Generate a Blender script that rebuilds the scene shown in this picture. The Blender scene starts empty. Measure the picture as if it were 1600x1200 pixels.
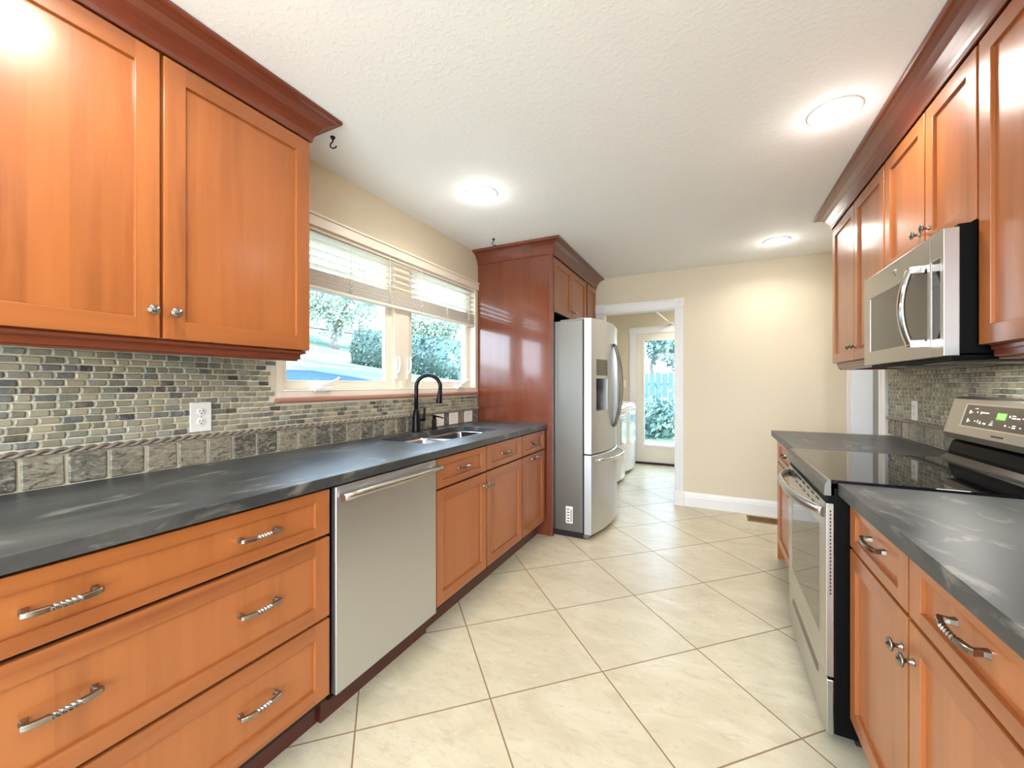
import bpy, bmesh, math, random
from mathutils import Vector, Matrix
random.seed(7)
S = bpy.context.scene
COL = S.collection
PI = math.pi

# ------------------------------------------------------------------ camera
H = 1.255
cam_d = bpy.data.cameras.new('camera')
cam = bpy.data.objects.new('camera', cam_d)
COL.objects.link(cam)
cam_d.sensor_fit = 'HORIZONTAL'
cam_d.sensor_width = 36.0
cam_d.lens = 626.5 / 1600 * 36.0
cam_d.clip_start = 0.02
cam_d.clip_end = 300
cam.location = (0, 0, H)
cam.rotation_euler = (PI / 2, 0, math.radians(26.6))
S.camera = cam

# ------------------------------------------------------------------ world, sun, exposure
W = bpy.data.worlds.new('sky')
S.world = W
W.use_nodes = True
wn = W.node_tree.nodes
wl = W.node_tree.links
wn.clear()
wo = wn.new('ShaderNodeOutputWorld')
wb = wn.new('ShaderNodeBackground')
wb.inputs['Strength'].default_value = 5.5
tc = wn.new('ShaderNodeTexCoord')
sx = wn.new('ShaderNodeSeparateXYZ')
wr = wn.new('ShaderNodeValToRGB')
wr.color_ramp.elements[0].position = 0.0
wr.color_ramp.elements[0].color = (0.84, 0.92, 1.0, 1)
wr.color_ramp.elements[1].position = 0.6
wr.color_ramp.elements[1].color = (0.55, 0.78, 1.0, 1)
wl.new(tc.outputs['Generated'], sx.inputs[0])
wl.new(sx.outputs['Z'], wr.inputs[0])
wl.new(wr.outputs[0], wb.inputs['Color'])
wl.new(wb.outputs[0], wo.inputs['Surface'])

sun_d = bpy.data.lights.new('sun', 'SUN')
sun_d.energy = 8.0
sun_d.angle = math.radians(1.0)
sun_d.color = (1.0, 0.95, 0.86)
sun = bpy.data.objects.new('sun', sun_d)
COL.objects.link(sun)
sun.rotation_euler = (math.radians(12), math.radians(42), 0)   # shines from high on the +x side

CAN_W = 3.4          # watts of each recessed ceiling lamp
CAN_COL = (1.0, 0.96, 0.91)
S.view_settings.view_transform = 'Standard'
S.view_settings.look = 'None'
S.view_settings.exposure = 1.05
S.view_settings.gamma = 1.0
S.view_settings.use_curve_mapping = False

# ------------------------------------------------------------------ constants of the room
XW, XR = -1.90, 1.08          # left and right wall faces
YE, YB = 4.50, -1.5           # end wall face, back wall face
CZ = 2.44                     # ceiling
CT = 0.924                    # left counter top
CTR = 0.914                   # right counter top

# ------------------------------------------------------------------ materials
MATS = {}
def lin(c):
    return tuple(((x / 255) / 12.92 if x / 255 <= .04045 else ((x / 255 + .055) / 1.055) ** 2.4) for x in c) + (1,)

class NT:
    def __init__(self, name):
        self.m = bpy.data.materials.new(name)
        self.m.use_nodes = True
        self.n = self.m.node_tree.nodes
        self.l = self.m.node_tree.links
        self.b = self.n['Principled BSDF']
    def node(self, t, **kw):
        o = self.n.new(t)
        for k, v in kw.items():
            setattr(o, k, v)
        return o
    def link(self, a, b):
        self.l.new(a, b)
    def pos(self, scale=(1, 1, 1), rot=(0, 0, 0), loc=(0, 0, 0)):
        g = self.node('ShaderNodeNewGeometry')
        mp = self.node('ShaderNodeMapping')
        mp.inputs['Scale'].default_value = scale
        mp.inputs['Rotation'].default_value = rot
        mp.inputs['Location'].default_value = loc
        self.link(g.outputs['Position'], mp.inputs[0])
        return mp.outputs[0]
    def noise(self, vec, scale, detail=4, rough=.55, dist=0.0):
        t = self.node('ShaderNodeTexNoise')
        t.inputs['Scale'].default_value = scale
        t.inputs['Detail'].default_value = detail
        t.inputs['Roughness'].default_value = rough
        t.inputs['Distortion'].default_value = dist
        self.link(vec, t.inputs['Vector'])
        return t.outputs[0]
    def ramp(self, fac, stops):
        r = self.node('ShaderNodeValToRGB')
        e = r.color_ramp.elements
        while len(e) < len(stops):
            e.new(.5)
        for i, (p, c) in enumerate(stops):
            e[i].position = p
            e[i].color = c if len(c) == 4 else tuple(c) + (1,)
        self.link(fac, r.inputs[0])
        return r.outputs[0]
    def mix(self, fac, a, b, mode='MIX'):
        x = self.node('ShaderNodeMix', data_type='RGBA', blend_type=mode)
        for s, v in ((x.inputs[0], fac), (x.inputs[6], a), (x.inputs[7], b)):
            if hasattr(v, 'links'):
                self.link(v, s)
            else:
                s.default_value = v
        return x.outputs[2]
    def math(self, op, a, b=0.0):
        x = self.node('ShaderNodeMath', operation=op)
        for s, v in ((x.inputs[0], a), (x.inputs[1], b)):
            if hasattr(v, 'links'):
                self.link(v, s)
            else:
                s.default_value = v
        return x.outputs[0]
    def bump(self, h, strength, dist=.01):
        x = self.node('ShaderNodeBump')
        x.inputs['Strength'].default_value = strength
        x.inputs['Distance'].default_value = dist
        self.link(h, x.inputs['Height'])
        self.link(x.outputs[0], self.b.inputs['Normal'])
    def set(self, **kw):
        for k, v in kw.items():
            s = self.b.inputs[k.replace('_', ' ')]
            if hasattr(v, 'links'):
                self.link(v, s)
            else:
                s.default_value = v
        return self.m

def plain(name, col, rough=.5, metal=0.0, **kw):
    t = NT(name)
    v = t.noise(t.pos(), 9, 3)
    c = t.mix(t.math('MULTIPLY', v, .12), col, tuple(x * .8 for x in col[:3]) + (1,))
    return t.set(Base_Color=c, Roughness=rough, Metallic=metal, **kw)

def wood(name, axis, light=(168, 99, 50), dark=(126, 66, 30), staves=True, rough=.33, seed=0.0, stave_mix=.42, coat=.35, coat_rough=.18):
    """cherry: fine streaks along `axis`, broad tonal staves across it"""
    t = NT(name)
    sc = [16.0, 16.0, 16.0]
    sc['xyz'.index(axis)] = 1.1
    fine = t.noise(t.pos(tuple(sc), loc=(seed, seed, seed)), 1.6, 6, .6, .6)
    sc2 = [5.0, 5.0, 5.0]
    sc2['xyz'.index(axis)] = .55
    broad = t.noise(t.pos(tuple(sc2), loc=(seed * 2, 3, seed)), 1.0, 3, .5, 1.2)
    base = t.ramp(fine, [(.25, lin(dark)), (.5, lin(tuple((a * .55 + b * .45) for a, b in zip(light, dark)))), (.75, lin(light))])
    base = t.mix(t.ramp(broad, [(.3, (0, 0, 0)), (.7, (1, 1, 1))]), base, lin(light))
    if staves:
        g = t.node('ShaderNodeNewGeometry')
        sp = t.node('ShaderNodeSeparateXYZ')
        t.link(g.outputs['Position'], sp.inputs[0])
        k = t.math('ADD', sp.outputs['Y'], sp.outputs['X'])
        k = t.math('FLOOR', t.math('MULTIPLY', k, 13.0))
        w = t.node('ShaderNodeTexWhiteNoise', noise_dimensions='1D')
        t.link(k, w.inputs['W'])
        base = t.mix(t.math('MULTIPLY', w.outputs['Value'], stave_mix), base, lin(tuple(min(255, x * 1.1) for x in light)), 'MIX')
    t.bump(fine, .05, .002)
    return t.set(Base_Color=base, Roughness=rough, Coat_Weight=coat, Coat_Roughness=coat_rough)

M = {}
M['wood_v'] = wood('cherry_upright', 'z')
M['wood_h'] = wood('cherry_along', 'y', staves=False)
M['wood_panel'] = wood('cherry_panel', 'z', seed=3.1)
M['wood_panel_h'] = wood('cherry_wide_panel', 'z', light=(168, 100, 51), dark=(136, 74, 34), seed=5.7)
M['wood_crown'] = wood('cherry_moulding', 'y', light=(118, 56, 34), dark=(90, 38, 24), staves=False, rough=.3)
M['wood_red'] = wood('cherry_gable', 'z', light=(118, 56, 30), dark=(92, 38, 22), rough=.22, seed=8.0, stave_mix=.2, coat=1.0, coat_rough=.07)
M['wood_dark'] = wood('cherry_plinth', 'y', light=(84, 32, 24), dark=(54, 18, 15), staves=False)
M['carcass'] = plain('cabinet_shadow_gap', lin((22, 11, 8)), .7)  # near-black so the gaps between fronts carry painted shade

def wall_paint(name, col, scale=160, strength=.12):
    t = NT(name)
    n = t.noise(t.pos(), scale, 4, .6)
    t.bump(n, strength, .004)
    v = t.noise(t.pos(), 1.2, 2)
    c = t.mix(t.math('MULTIPLY', v, .08), col, tuple(x * .88 for x in col[:3]) + (1,))
    return t.set(Base_Color=c, Roughness=.62)
M['wall'] = wall_paint('beige_wall_paint', lin((218, 205, 180)))
M['grey_wall'] = wall_paint('pale_grey_wall_paint', lin((196, 196, 196)))
M['white'] = plain('white_trim_paint', lin((236, 234, 232)), .35)
M['cream'] = plain('cream_window_vinyl', lin((236, 226, 208)), .4)
M['plastic'] = plain('white_plastic', lin((240, 238, 230)), .35)
M['tan_edge'] = plain('terracotta_sill_edge', lin((176, 118, 98)), .5)
M['blue_white'] = plain('daylit_jamb_white', lin((228, 234, 240)), .35)  # trim white with the side room's blue daylight put into the colour
M['black'] = plain('black_enamel', lin((3, 3, 3)), .5, Specular_IOR_Level=.12)
M['rubber'] = plain('black_rubber', lin((16, 15, 15)), .7)
M['slot'] = plain('dark_slot', lin((28, 26, 24)), .6)

t = NT('knockdown_ceiling')
n1 = t.noise(t.pos(), 46, 5, .6, .4)
h = t.ramp(n1, [(.5, (0, 0, 0)), (.62, (1, 1, 1))])
t.bump(h, .18, .004)
M['ceiling'] = t.set(Base_Color=lin((242, 243, 243)), Roughness=.8)

def tile_floor():
    t = NT('diagonal_travertine_tile')
    ox, oy, sz, ang = -.7936, 1.3917, .50397, math.radians(43.95)
    g = t.node('ShaderNodeNewGeometry')
    sub = t.node('ShaderNodeVectorMath', operation='SUBTRACT')
    sub.inputs[1].default_value = (ox, oy, 0)
    t.link(g.outputs['Position'], sub.inputs[0])
    mp = t.node('ShaderNodeMapping')
    mp.inputs['Rotation'].default_value = (0, 0, -ang)
    mp.inputs['Scale'].default_value = (1 / sz, 1 / sz, 1)
    # rotate first, then scale
    r = t.node('ShaderNodeVectorRotate', rotation_type='Z_AXIS')
    r.inputs['Angle'].default_value = -ang
    t.link(sub.outputs[0], r.inputs['Vector'])
    sc = t.node('ShaderNodeVectorMath', operation='SCALE')
    sc.inputs['Scale'].default_value = 1 / sz
    t.link(r.outputs[0], sc.inputs[0])
    sp = t.node('ShaderNodeSeparateXYZ')
    t.link(sc.outputs[0], sp.inputs[0])
    def edge(o):
        f = t.math('FRACT', o)
        return t.math('MINIMUM', f, t.math('SUBTRACT', 1.0, f))
    e = t.math('MINIMUM', edge(sp.outputs['X']), edge(sp.outputs['Y']))
    fl = t.node('ShaderNodeVectorMath', operation='FLOOR')
    t.link(sc.outputs[0], fl.inputs[0])
    w = t.node('ShaderNodeTexWhiteNoise', noise_dimensions='3D')
    t.link(fl.outputs[0], w.inputs['Vector'])
    off = t.node('ShaderNodeVectorMath', operation='ADD')
    wsc = t.node('ShaderNodeVectorMath', operation='SCALE')
    wsc.inputs['Scale'].default_value = 9.0
    t.link(w.outputs['Color'], wsc.inputs[0])
    t.link(g.outputs['Position'], off.inputs[0])
    t.link(wsc.outputs[0], off.inputs[1])
    m2 = t.node('ShaderNodeMapping')
    m2.inputs['Scale'].default_value = (1.0, 2.2, 1)
    t.link(off.outputs[0], m2.inputs[0])
    n1 = t.noise(m2.outputs[0], 3.2, 6, .62, .7)
    n2 = t.noise(m2.outputs[0], 15, 6, .7, .9)
    base = t.ramp(n1, [(.3, lin((188, 176, 148))), (.5, lin((201, 190, 161))), (.7, lin((211, 202, 177)))])
    base = t.mix(t.math('MULTIPLY', t.ramp(n2, [(.54, (0, 0, 0)), (.64, (1, 1, 1))]), .55), base, lin((176, 168, 144)))
    base = t.mix(t.math('MULTIPLY', t.ramp(n2, [(.3, (1, 1, 1)), (.4, (0, 0, 0))]), .5), base, lin((222, 216, 196)))
    base = t.mix(t.math('MULTIPLY', w.outputs['Value'], .35), base, lin((194, 186, 164)))
    line = t.math('LESS_THAN', e, .0062)
    col = t.mix(line, base, lin((138, 112, 84)))
    hgt = t.math('SUBTRACT', t.math('MULTIPLY', n2, .12), line)
    t.bump(hgt, .25, .002)
    rough = t.math('ADD', t.math('MULTIPLY', n2, .18), t.math('ADD', .26, t.math('MULTIPLY', line, .4)))
    return t.set(Base_Color=col, Roughness=rough)
M['floor'] = tile_floor()

def soapstone():
    t = NT('charcoal_soapstone')
    n1 = t.noise(t.pos((1, .5, 1)), 3.0, 6, .65, 1.0)
    n2 = t.noise(t.pos((1, .45, 1)), 9.0, 5, .6, 1.6)
    base = t.ramp(n1, [(.3, lin((42, 44, 46))), (.5, lin((60, 62, 63))), (.68, lin((84, 84, 82)))])
    base = t.mix(t.math('MULTIPLY', t.ramp(n2, [(.57, (0, 0, 0)), (.66, (1, 1, 1))]), .5), base, lin((142, 140, 132)))
    r = t.math('ADD', .30, t.math('MULTIPLY', n1, .16))
    t.bump(n2, .04, .003)
    return t.set(Base_Color=base, Roughness=r, Specular_IOR_Level=.5)
M['stone'] = soapstone()

def steel(name, col=(182, 180, 178), rough=.3, axis='z'):
    t = NT(name)
    sc = [240.0, 240.0, 240.0]
    sc['xyz'.index(axis)] = 3.0
    n = t.noise(t.pos(tuple(sc)), 1, 2)
    r = t.math('ADD', rough - .05, t.math('MULTIPLY', n, .1))
    return t.set(Base_Color=lin(col), Metallic=1.0, Roughness=r)
M['steel'] = steel('brushed_steel', (206, 209, 213), .38)
M['steel_h'] = steel('brushed_steel_along', (190, 187, 182), .3, axis='y')
M['steel_side'] = steel('grey_metallic_side', (132, 129, 123), .38)
M['chrome'] = steel('polished_steel', (215, 212, 206), .12)
M['sink'] = steel('satin_sink_steel', (205, 202, 196), .24)
M['pewter'] = steel('aged_pewter', (150, 146, 140), .24)
M['bronze'] = plain('black_bronze', lin((20, 19, 19)), .28, .6)
t = NT('black_ceran_glass')
M['ceran'] = t.set(Base_Color=(.004, .004, .005, 1), Roughness=.03, Specular_IOR_Level=.6)
t = NT('dark_oven_glass')
M['ovenglass'] = t.set(Base_Color=(.022, .021, .02, 1), Roughness=.05, Specular_IOR_Level=.9)
M['panel_dark'] = plain('brown_black_control_glass', lin((60, 52, 46)), .2)
M['whitegood'] = plain('white_appliance_enamel', lin((240, 239, 236)), .18)
M['slat'] = plain('white_blind_slat', lin((242, 235, 220)), .45)
M['cord'] = plain('white_cord', lin((240, 238, 234)), .7)
M['brass'] = plain('brown_brass_grille', lin((150, 112, 66)), .4, .6)

def emit(name, col, s):
    t = NT(name)
    return t.set(Base_Color=col, Emission_Color=col, Emission_Strength=s)
M['lens'] = emit('glowing_lamp_lens', (1.0, .95, .86, 1), 14)
M['green_led'] = emit('green_clock_digits', (.35, .95, .2, 1), .55)
M['green_lcd'] = emit('green_clock_window', (.10, .36, .06, 1), .16)
M['white_led'] = plain('white_printed_marks', lin((235, 232, 225)), .5)
M['blue_led'] = emit('dispenser_light', (.55, .7, 1.0, 1), 4)

def glass_pane(name):
    t = NT(name)
    tr = t.node('ShaderNodeBsdfTransparent')
    tr.inputs['Color'].default_value = (.93, .97, 1.0, 1)
    gl = t.node('ShaderNodeBsdfGlossy')
    gl.inputs['Roughness'].default_value = .02
    lw = t.node('ShaderNodeLayerWeight')
    lw.inputs['Blend'].default_value = .5
    mx = t.node('ShaderNodeMixShader')
    t.link(t.math('ADD', t.math('MULTIPLY', t.math('POWER', lw.outputs['Facing'], 5.0), .8), .03), mx.inputs[0])
    t.link(tr.outputs[0], mx.inputs[1])
    t.link(gl.outputs[0], mx.inputs[2])
    t.link(mx.outputs[0], t.n['Material Output'].inputs['Surface'])
    return t.m
M['glass'] = glass_pane('clear_window_glass')

def attr_stone(name, rough, bump=.3, veins=None):
    t = NT(name)
    a = t.node('ShaderNodeAttribute', attribute_name='tint')
    n = t.noise(t.pos(), 60, 5, .65, .6)
    n2 = t.noise(t.pos((1, 1, 2.2), rot=(0.5, 0, 0)), 26, 6, .7, 1.4)
    c = t.mix(t.math('MULTIPLY', t.ramp(n, [(.4, (0, 0, 0)), (.75, (1, 1, 1))]), .35), a.outputs['Color'], lin((188, 178, 150)))
    if veins:
        c = t.mix(t.math('MULTIPLY', t.ramp(n2, [(.53, (0, 0, 0)), (.60, (1, 1, 1))]), .7), c, lin(veins))
        c = t.mix(t.math('MULTIPLY', t.ramp(n2, [(.38, (1, 1, 1)), (.47, (0, 0, 0))]), .75), c, lin((44, 43, 40)))
    t.bump(n2 if veins else n, bump, .003)
    return t.set(Base_Color=c, Roughness=rough)
M['mosaic'] = attr_stone('tumbled_stone_mosaic', .3)
M['slate'] = attr_stone('veined_slate_tile', .34, .9, (176, 168, 150))
M['grout'] = plain('pale_grout', lin((216, 208, 186)), .75)
M['rope'] = plain('grey_stone_rope', lin((138, 128, 114)), .35)

def leaf_mat(name, c1, c2):
    t = NT(name)
    n = t.noise(t.pos(), 6, 3)
    oi = t.node('ShaderNodeAttribute', attribute_name='tint')
    c = t.mix(oi.outputs['Fac'], lin(c1), lin(c2))
    return t.set(Base_Color=c, Roughness=.5)
M['leaf'] = leaf_mat('hedge_leaf', (44, 68, 66), (84, 112, 100))
M['leaf_t'] = leaf_mat('tree_leaf', (84, 112, 98), (150, 162, 140))
M['leaf_g'] = leaf_mat('garden_leaf', (44, 88, 90), (112, 140, 126))
M['bark'] = plain('grey_bark', lin((120, 114, 110)), .85)
t = NT('sun_and_shade_lawn')
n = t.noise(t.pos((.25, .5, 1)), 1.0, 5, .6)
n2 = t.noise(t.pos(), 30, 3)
c = t.ramp(n, [(.36, lin((70, 92, 80))), (.5, lin((108, 118, 98))), (.6, lin((150, 150, 134)))])  # darker bluish tones paint shadows lying on the grass
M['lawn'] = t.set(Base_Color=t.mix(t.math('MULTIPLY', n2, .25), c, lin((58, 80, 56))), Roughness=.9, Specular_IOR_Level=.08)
M['asphalt_in_shade'] = plain('shaded_blue_driveway', lin((40, 62, 86)), .9, Specular_IOR_Level=.05)  # blue of the tree shade is put into the driveway colour
M['road'] = plain('pale_street', lin((92, 96, 102)), .7)
M['house'] = plain('pale_house_siding', lin((116, 126, 136)), .7)
M['house_window'] = plain('blue_house_window', lin((62, 84, 100)), .3)
M['roof'] = plain('grey_roof_shingle', lin((84, 88, 96)), .8)
M['bounce_patio'] = plain('pale_bounce_patio', lin((214, 208, 198)), .8)
M['fence'] = plain('weathered_board_fence', lin((78, 104, 116)), .8)

# ------------------------------------------------------------------ mesh builder
def wloc(o):
    v = Vector((0, 0, 0))
    while o:
        v += o.location
        o = o.parent
    return v

class MB:
    def __init__(self):
        self.v, self.f, self.smooth, self.tint = [], [], [], []
        self.cur = (1, 1, 1, 1)
    def add(self, vs, fs, smooth=False):
        k = len(self.v)
        self.v += [tuple(p) for p in vs]
        for f in fs:
            self.f.append([i + k for i in f])
            self.smooth.append(smooth)
            self.tint.append(self.cur)
        return self
    def box(self, x0, x1, y0, y1, z0, z1):
        x0, x1 = min(x0, x1), max(x0, x1)
        y0, y1 = min(y0, y1), max(y0, y1)
        z0, z1 = min(z0, z1), max(z0, z1)
        return self.add([(x0, y0, z0), (x1, y0, z0), (x1, y1, z0), (x0, y1, z0), (x0, y0, z1), (x1, y0, z1), (x1, y1, z1), (x0, y1, z1)],
                        [(3, 2, 1, 0), (4, 5, 6, 7), (0, 1, 5, 4), (1, 2, 6, 5), (2, 3, 7, 6), (3, 0, 4, 7)])
    def ring_x(self, x0, x1, y0, y1, z0, z1, wl, wr=None, wb=None, wt=None):
        """a rectangular frame facing x, one connected piece"""
        wr = wl if wr is None else wr
        wb = wl if wb is None else wb
        wt = wb if wt is None else wt
        o = [(y0, z0), (y1, z0), (y1, z1), (y0, z1)]
        i = [(y0 + wl, z0 + wb), (y1 - wr, z0 + wb), (y1 - wr, z1 - wt), (y0 + wl, z1 - wt)]
        vs = [(x, a, b) for x in (x0, x1) for a, b in o + i]
        fs = []
        for k in range(4):
            n = (k + 1) % 4
            fs += [(k, n, 4 + n, 4 + k), (8 + k, 8 + n, 12 + n, 12 + k), (k, n, 8 + n, 8 + k), (4 + k, 4 + n, 12 + n, 12 + k)]
        return self.add(vs, fs)
    def loft(self, rings, cap=True, closed=True, smooth=True):
        n = len(rings[0])
        vs = [p for r in rings for p in r]
        fs = []
        for i in range(len(rings) - 1):
            for j in range(n if closed else n - 1):
                a, b = i * n + j, i * n + (j + 1) % n
                fs.append((a, b, b + n, a + n))
        self.add(vs, fs, smooth)
        if cap:
            k = len(self.v) - len(vs)
            self.f.append([k + j for j in reversed(range(n))]); self.smooth.append(False); self.tint.append(self.cur)
            self.f.append([k + (len(rings) - 1) * n + j for j in range(n)]); self.smooth.append(False); self.tint.append(self.cur)
        return self
    def tube(self, path, r, n=12, section=None, twist=None, smooth=True, up=None):
        """sweep a section (list of (a,b) multiples of r) along a 3-D path with parallel transport"""
        P = [Vector(p) for p in path]
        sec = section or [(math.cos(2 * PI * i / n), math.sin(2 * PI * i / n)) for i in range(n)]
        rings = []
        t0 = (P[1] - P[0]).normalized()
        ref = Vector(up) if up else (Vector((0, 0, 1)) if abs(t0.z) < .9 else Vector((1, 0, 0)))
        nrm = (ref - t0 * ref.dot(t0)).normalized()
        for i, p in enumerate(P):
            if i == 0: tg = P[1] - P[0]
            elif i == len(P) - 1: tg = P[-1] - P[-2]
            else: tg = (P[i + 1] - P[i]).normalized() + (P[i] - P[i - 1]).normalized()
            tg.normalize()
            nrm = (nrm - tg * nrm.dot(tg)).normalized()
            bi = tg.cross(nrm)
            rr = r[i] if isinstance(r, (list, tuple)) else r
            th = twist[i] if twist else 0
            c, s = math.cos(th), math.sin(th)
            rings.append([p + (nrm * (a * c - b * s) + bi * (a * s + b * c)) * rr for a, b in sec])
        return self.loft(rings, smooth=smooth)
    def lathe(self, prof, origin, axis=(0, 0, 1), n=24):
        ax = Vector(axis).normalized()
        u = ax.orthogonal().normalized()
        w = ax.cross(u)
        o = Vector(origin)
        rings = [[o + ax * h + (u * math.cos(2 * PI * k / n) + w * math.sin(2 * PI * k / n)) * max(r, 1e-4) for k in range(n)] for r, h in prof]
        return self.loft(rings)
    def sweep(self, path, prof):
        """mitred moulding: path = XY polyline, prof = [(out, z)], out to the right of travel"""
        P = [Vector(p) for p in path]
        rings = []
        for i, p in enumerate(P):
            ds = []
            if i > 0: ds.append((P[i] - P[i - 1]).normalized())
            if i < len(P) - 1: ds.append((P[i + 1] - P[i]).normalized())
            ns = [Vector((d.y, -d.x)) for d in ds]
            if len(ns) == 1: m = ns[0]
            else:
                m = (ns[0] + ns[1])
                m = m / max(m.dot(ns[0]), 1e-6)
            rings.append([(p.x + m.x * o, p.y + m.y * o, z) for o, z in prof])
        return self.loft(rings, smooth=False)
    def build(self, name, mat, parent=None, bevel=0.0, seg=2, auto=False, recalc=True):
        me = bpy.data.meshes.new(name)
        off = wloc(parent) if parent else Vector((0, 0, 0))
        me.from_pydata([(Vector(p) - off)[:] for p in self.v], [], self.f)
        me.polygons.foreach_set('use_smooth', self.smooth)
        if any(c != (1, 1, 1, 1) for c in self.tint):
            ca = me.attributes.new('tint', 'FLOAT_COLOR', 'FACE')
            ca.data.foreach_set('color', [x for c in self.tint for x in c])
        me.validate()
        if recalc:
            bm = bmesh.new(); bm.from_mesh(me)
            bmesh.ops.recalc_face_normals(bm, faces=bm.faces[:])
            bm.to_mesh(me); bm.free()
        me.update()
        me.materials.append(mat)
        o = bpy.data.objects.new(name, me)
        COL.objects.link(o)
        if parent: o.parent = parent
        if bevel:
            b = o.modifiers.new('bevel', 'BEVEL')
            b.width = bevel; b.segments = seg; b.limit_method = 'ANGLE'; b.angle_limit = math.radians(40)
            b.harden_normals = False
        return o

def box(name, mat, parent, x0, x1, y0, y1, z0, z1, bevel=0.0):
    return MB().box(x0, x1, y0, y1, z0, z1).build(name, mat, parent, bevel)
def thing(name, label, cat, loc=(0, 0, 0), group=None):
    o = bpy.data.objects.new(name, None)
    o.empty_display_size = .05
    COL.objects.link(o)
    o.location = loc
    o['label'] = label; o['category'] = cat
    if group: o['group'] = group
    return o
def tag(o, label, cat, group=None, kind=None):
    o['label'] = label; o['category'] = cat
    if group: o['group'] = group
    if kind: o['kind'] = kind
    return o
def struct(o):
    o['kind'] = 'structure'
    return o
def dup(root, loc, label):
    r = root.copy(); COL.objects.link(r); r.location = loc; r['label'] = label
    for ch in list(root.children):
        c = ch.copy(); COL.objects.link(c); c.parent = r
        for g in ch.children:
            d = g.copy(); COL.objects.link(d); d.parent = c
    return r
def prism_y(prof, y0, y1):
    m = MB()
    m.loft([[(x, y0, z) for x, z in prof], [(x, y1, z) for x, z in prof]], smooth=False)
    return m

# ================================================================== ROOM SHELL
YL = 6.60                      # laundry back wall
fl = MB().box(-2.1, 2.6, YB - .1, YL + .02, -.08, 0)
struct(fl.build('floor', M['floor']))
ce = MB().box(-2.1, 2.6, YB - .1, YL + .1, CZ, CZ + .12)
struct(ce.build('ceiling', M['ceiling']))

# left wall with the window hole  (hole y 1.27..3.24, z 1.185..2.10)
WY0, WY1, WZ0, WZ1 = 1.240, 3.075, 1.185, 2.13
m = MB()
m.box(XW - .16, XW, YB, WY0, 0, CZ).box(XW - .16, XW, WY1, YL, 0, CZ)
m.box(XW - .16, XW, WY0, WY1, 0, WZ0).box(XW - .16, XW, WY0, WY1, WZ1, CZ)
struct(m.build('wall_left', M['wall']))
# right wall with the opening y 3.74..4.40
m = MB()
m.box(XR, XR + .125, YB, 3.74, 0, CZ).box(XR, XR + .125, 3.74, 4.41, 2.05, CZ).box(XR, XR + .125, 4.41, YE, 0, CZ)
struct(m.build('wall_right', M['wall']))
# end wall with the doorway x -1.10..-.355
m = MB()
m.box(XW, -1.10, YE, YE + .12, 0, CZ).box(-1.10, -.355, YE, YE + .12, 2.05, CZ).box(-.355, XR + .125, YE, YE + .12, 0, CZ)
struct(m.build('wall_end', M['wall']))
# back wall behind the camera: unseen wide opening, shaped to flood in sky light
m = MB()
m.box(XW - .16, -1.80, YB - .12, YB, 0, CZ).box(.98, XR + .125, YB - .12, YB, 0, CZ).box(-1.80, .98, YB - .12, YB, 2.32, CZ)
struct(m.build('wall_back', M['wall']))
# laundry room
m = MB()
m.box(-2.06, -1.10, YL, YL + .12, 0, CZ).box(-.20, 1.3, YL, YL + .12, 0, CZ).box(-1.10, -.20, YL, YL + .12, 2.06, CZ)
struct(m.build('wall_laundry_back', M['wall']))
struct(MB().box(1.0, 1.12, YE + .12, YL, 0, CZ).build('wall_laundry_right', M['wall']))
# little room seen through the right hand opening
m = MB()
m.box(2.2, 2.3, 3.0, 5.2, 0, CZ).box(XR + .125, 2.3, 5.2, 5.3, 0, CZ).box(XR + .125, 2.3, 2.9, 3.0, 0, CZ)
struct(m.build('wall_side_room', M['grey_wall']))

# doorway casing (fluted, with rosette and plinth)
def casing(name, x0, x1, y, z0, z1, flutes=4):
    m = MB()
    m.box(x0, x1, y - .016, y, z0, z1)
    w = (x1 - x0)
    for i in range(flutes):
        c = x0 + w * (.14 + .72 * (i + .5) / flutes)
        m.box(c - w * .055, c + w * .055, y - .023, y - .014, z0, z1)
    m.box(x0, x0 + w * .09, y - .024, y - .014, z0, z1).box(x1 - w * .09, x1, y - .024, y - .014, z0, z1)
    return m
m = casing('trim', -.355, -.272, YE, .145, 2.05)
m.box(-.362, -.266, YE - .030, YE, 0, .150)                     # plinth block
m.box(-.362, -.266, YE - .030, YE, 2.05, 2.142)                 # rosette block
m.lathe([(.036, 0), (.036, .006), (.028, .009), (.022, .004), (.014, .004), (.010, .010), (.0, .012)], (-.314, YE - .030, 2.096), (0, -1, 0))
mm = casing('trim', -1.183, -1.10, YE, .145, 2.05)
m.v, m.f, m.smooth, m.tint = m.v + mm.v, m.f + [[i + len(m.v) for i in f] for f in mm.f], m.smooth + mm.smooth, m.tint + mm.tint
m.box(-1.19, -1.094, YE - .030, YE, 2.05, 2.142).box(-1.19, -1.094, YE - .030, YE, 0, .15)
m.box(-1.094, -.362, YE - .018, YE, 2.052, 2.138).box(-1.094, -.362, YE - .026, YE, 2.118, 2.136)
struct(m.build('trim_1', M['white'], bevel=.002))
m = MB()                                                          # door jamb lining
m.box(-.357, -.340, YE - .004, YE + .124, 0, 2.06).box(-1.115, -1.098, YE - .004, YE + .124, 0, 2.06).box(-1.115, -.34, YE - .004, YE + .124, 2.04, 2.06)
struct(m.build('trim_2', M['white']))

BB = [(0, 0), (.016, 0), (.016, .098), (.013, .108), (.013, .118), (.008, .132), (.006, .142), (0, .145)]
m = MB().sweep([(XR, YE), (-.266, YE)], [(-o, z) for o, z in BB])
m2 = MB().sweep([(-.266, YE), (XR, YE)], BB)
struct(m2.build('baseboard_end', M['white']))
m = MB().sweep([(1.0, YL), (-.12, YL)], [(-o, z) for o, z in BB])
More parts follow.
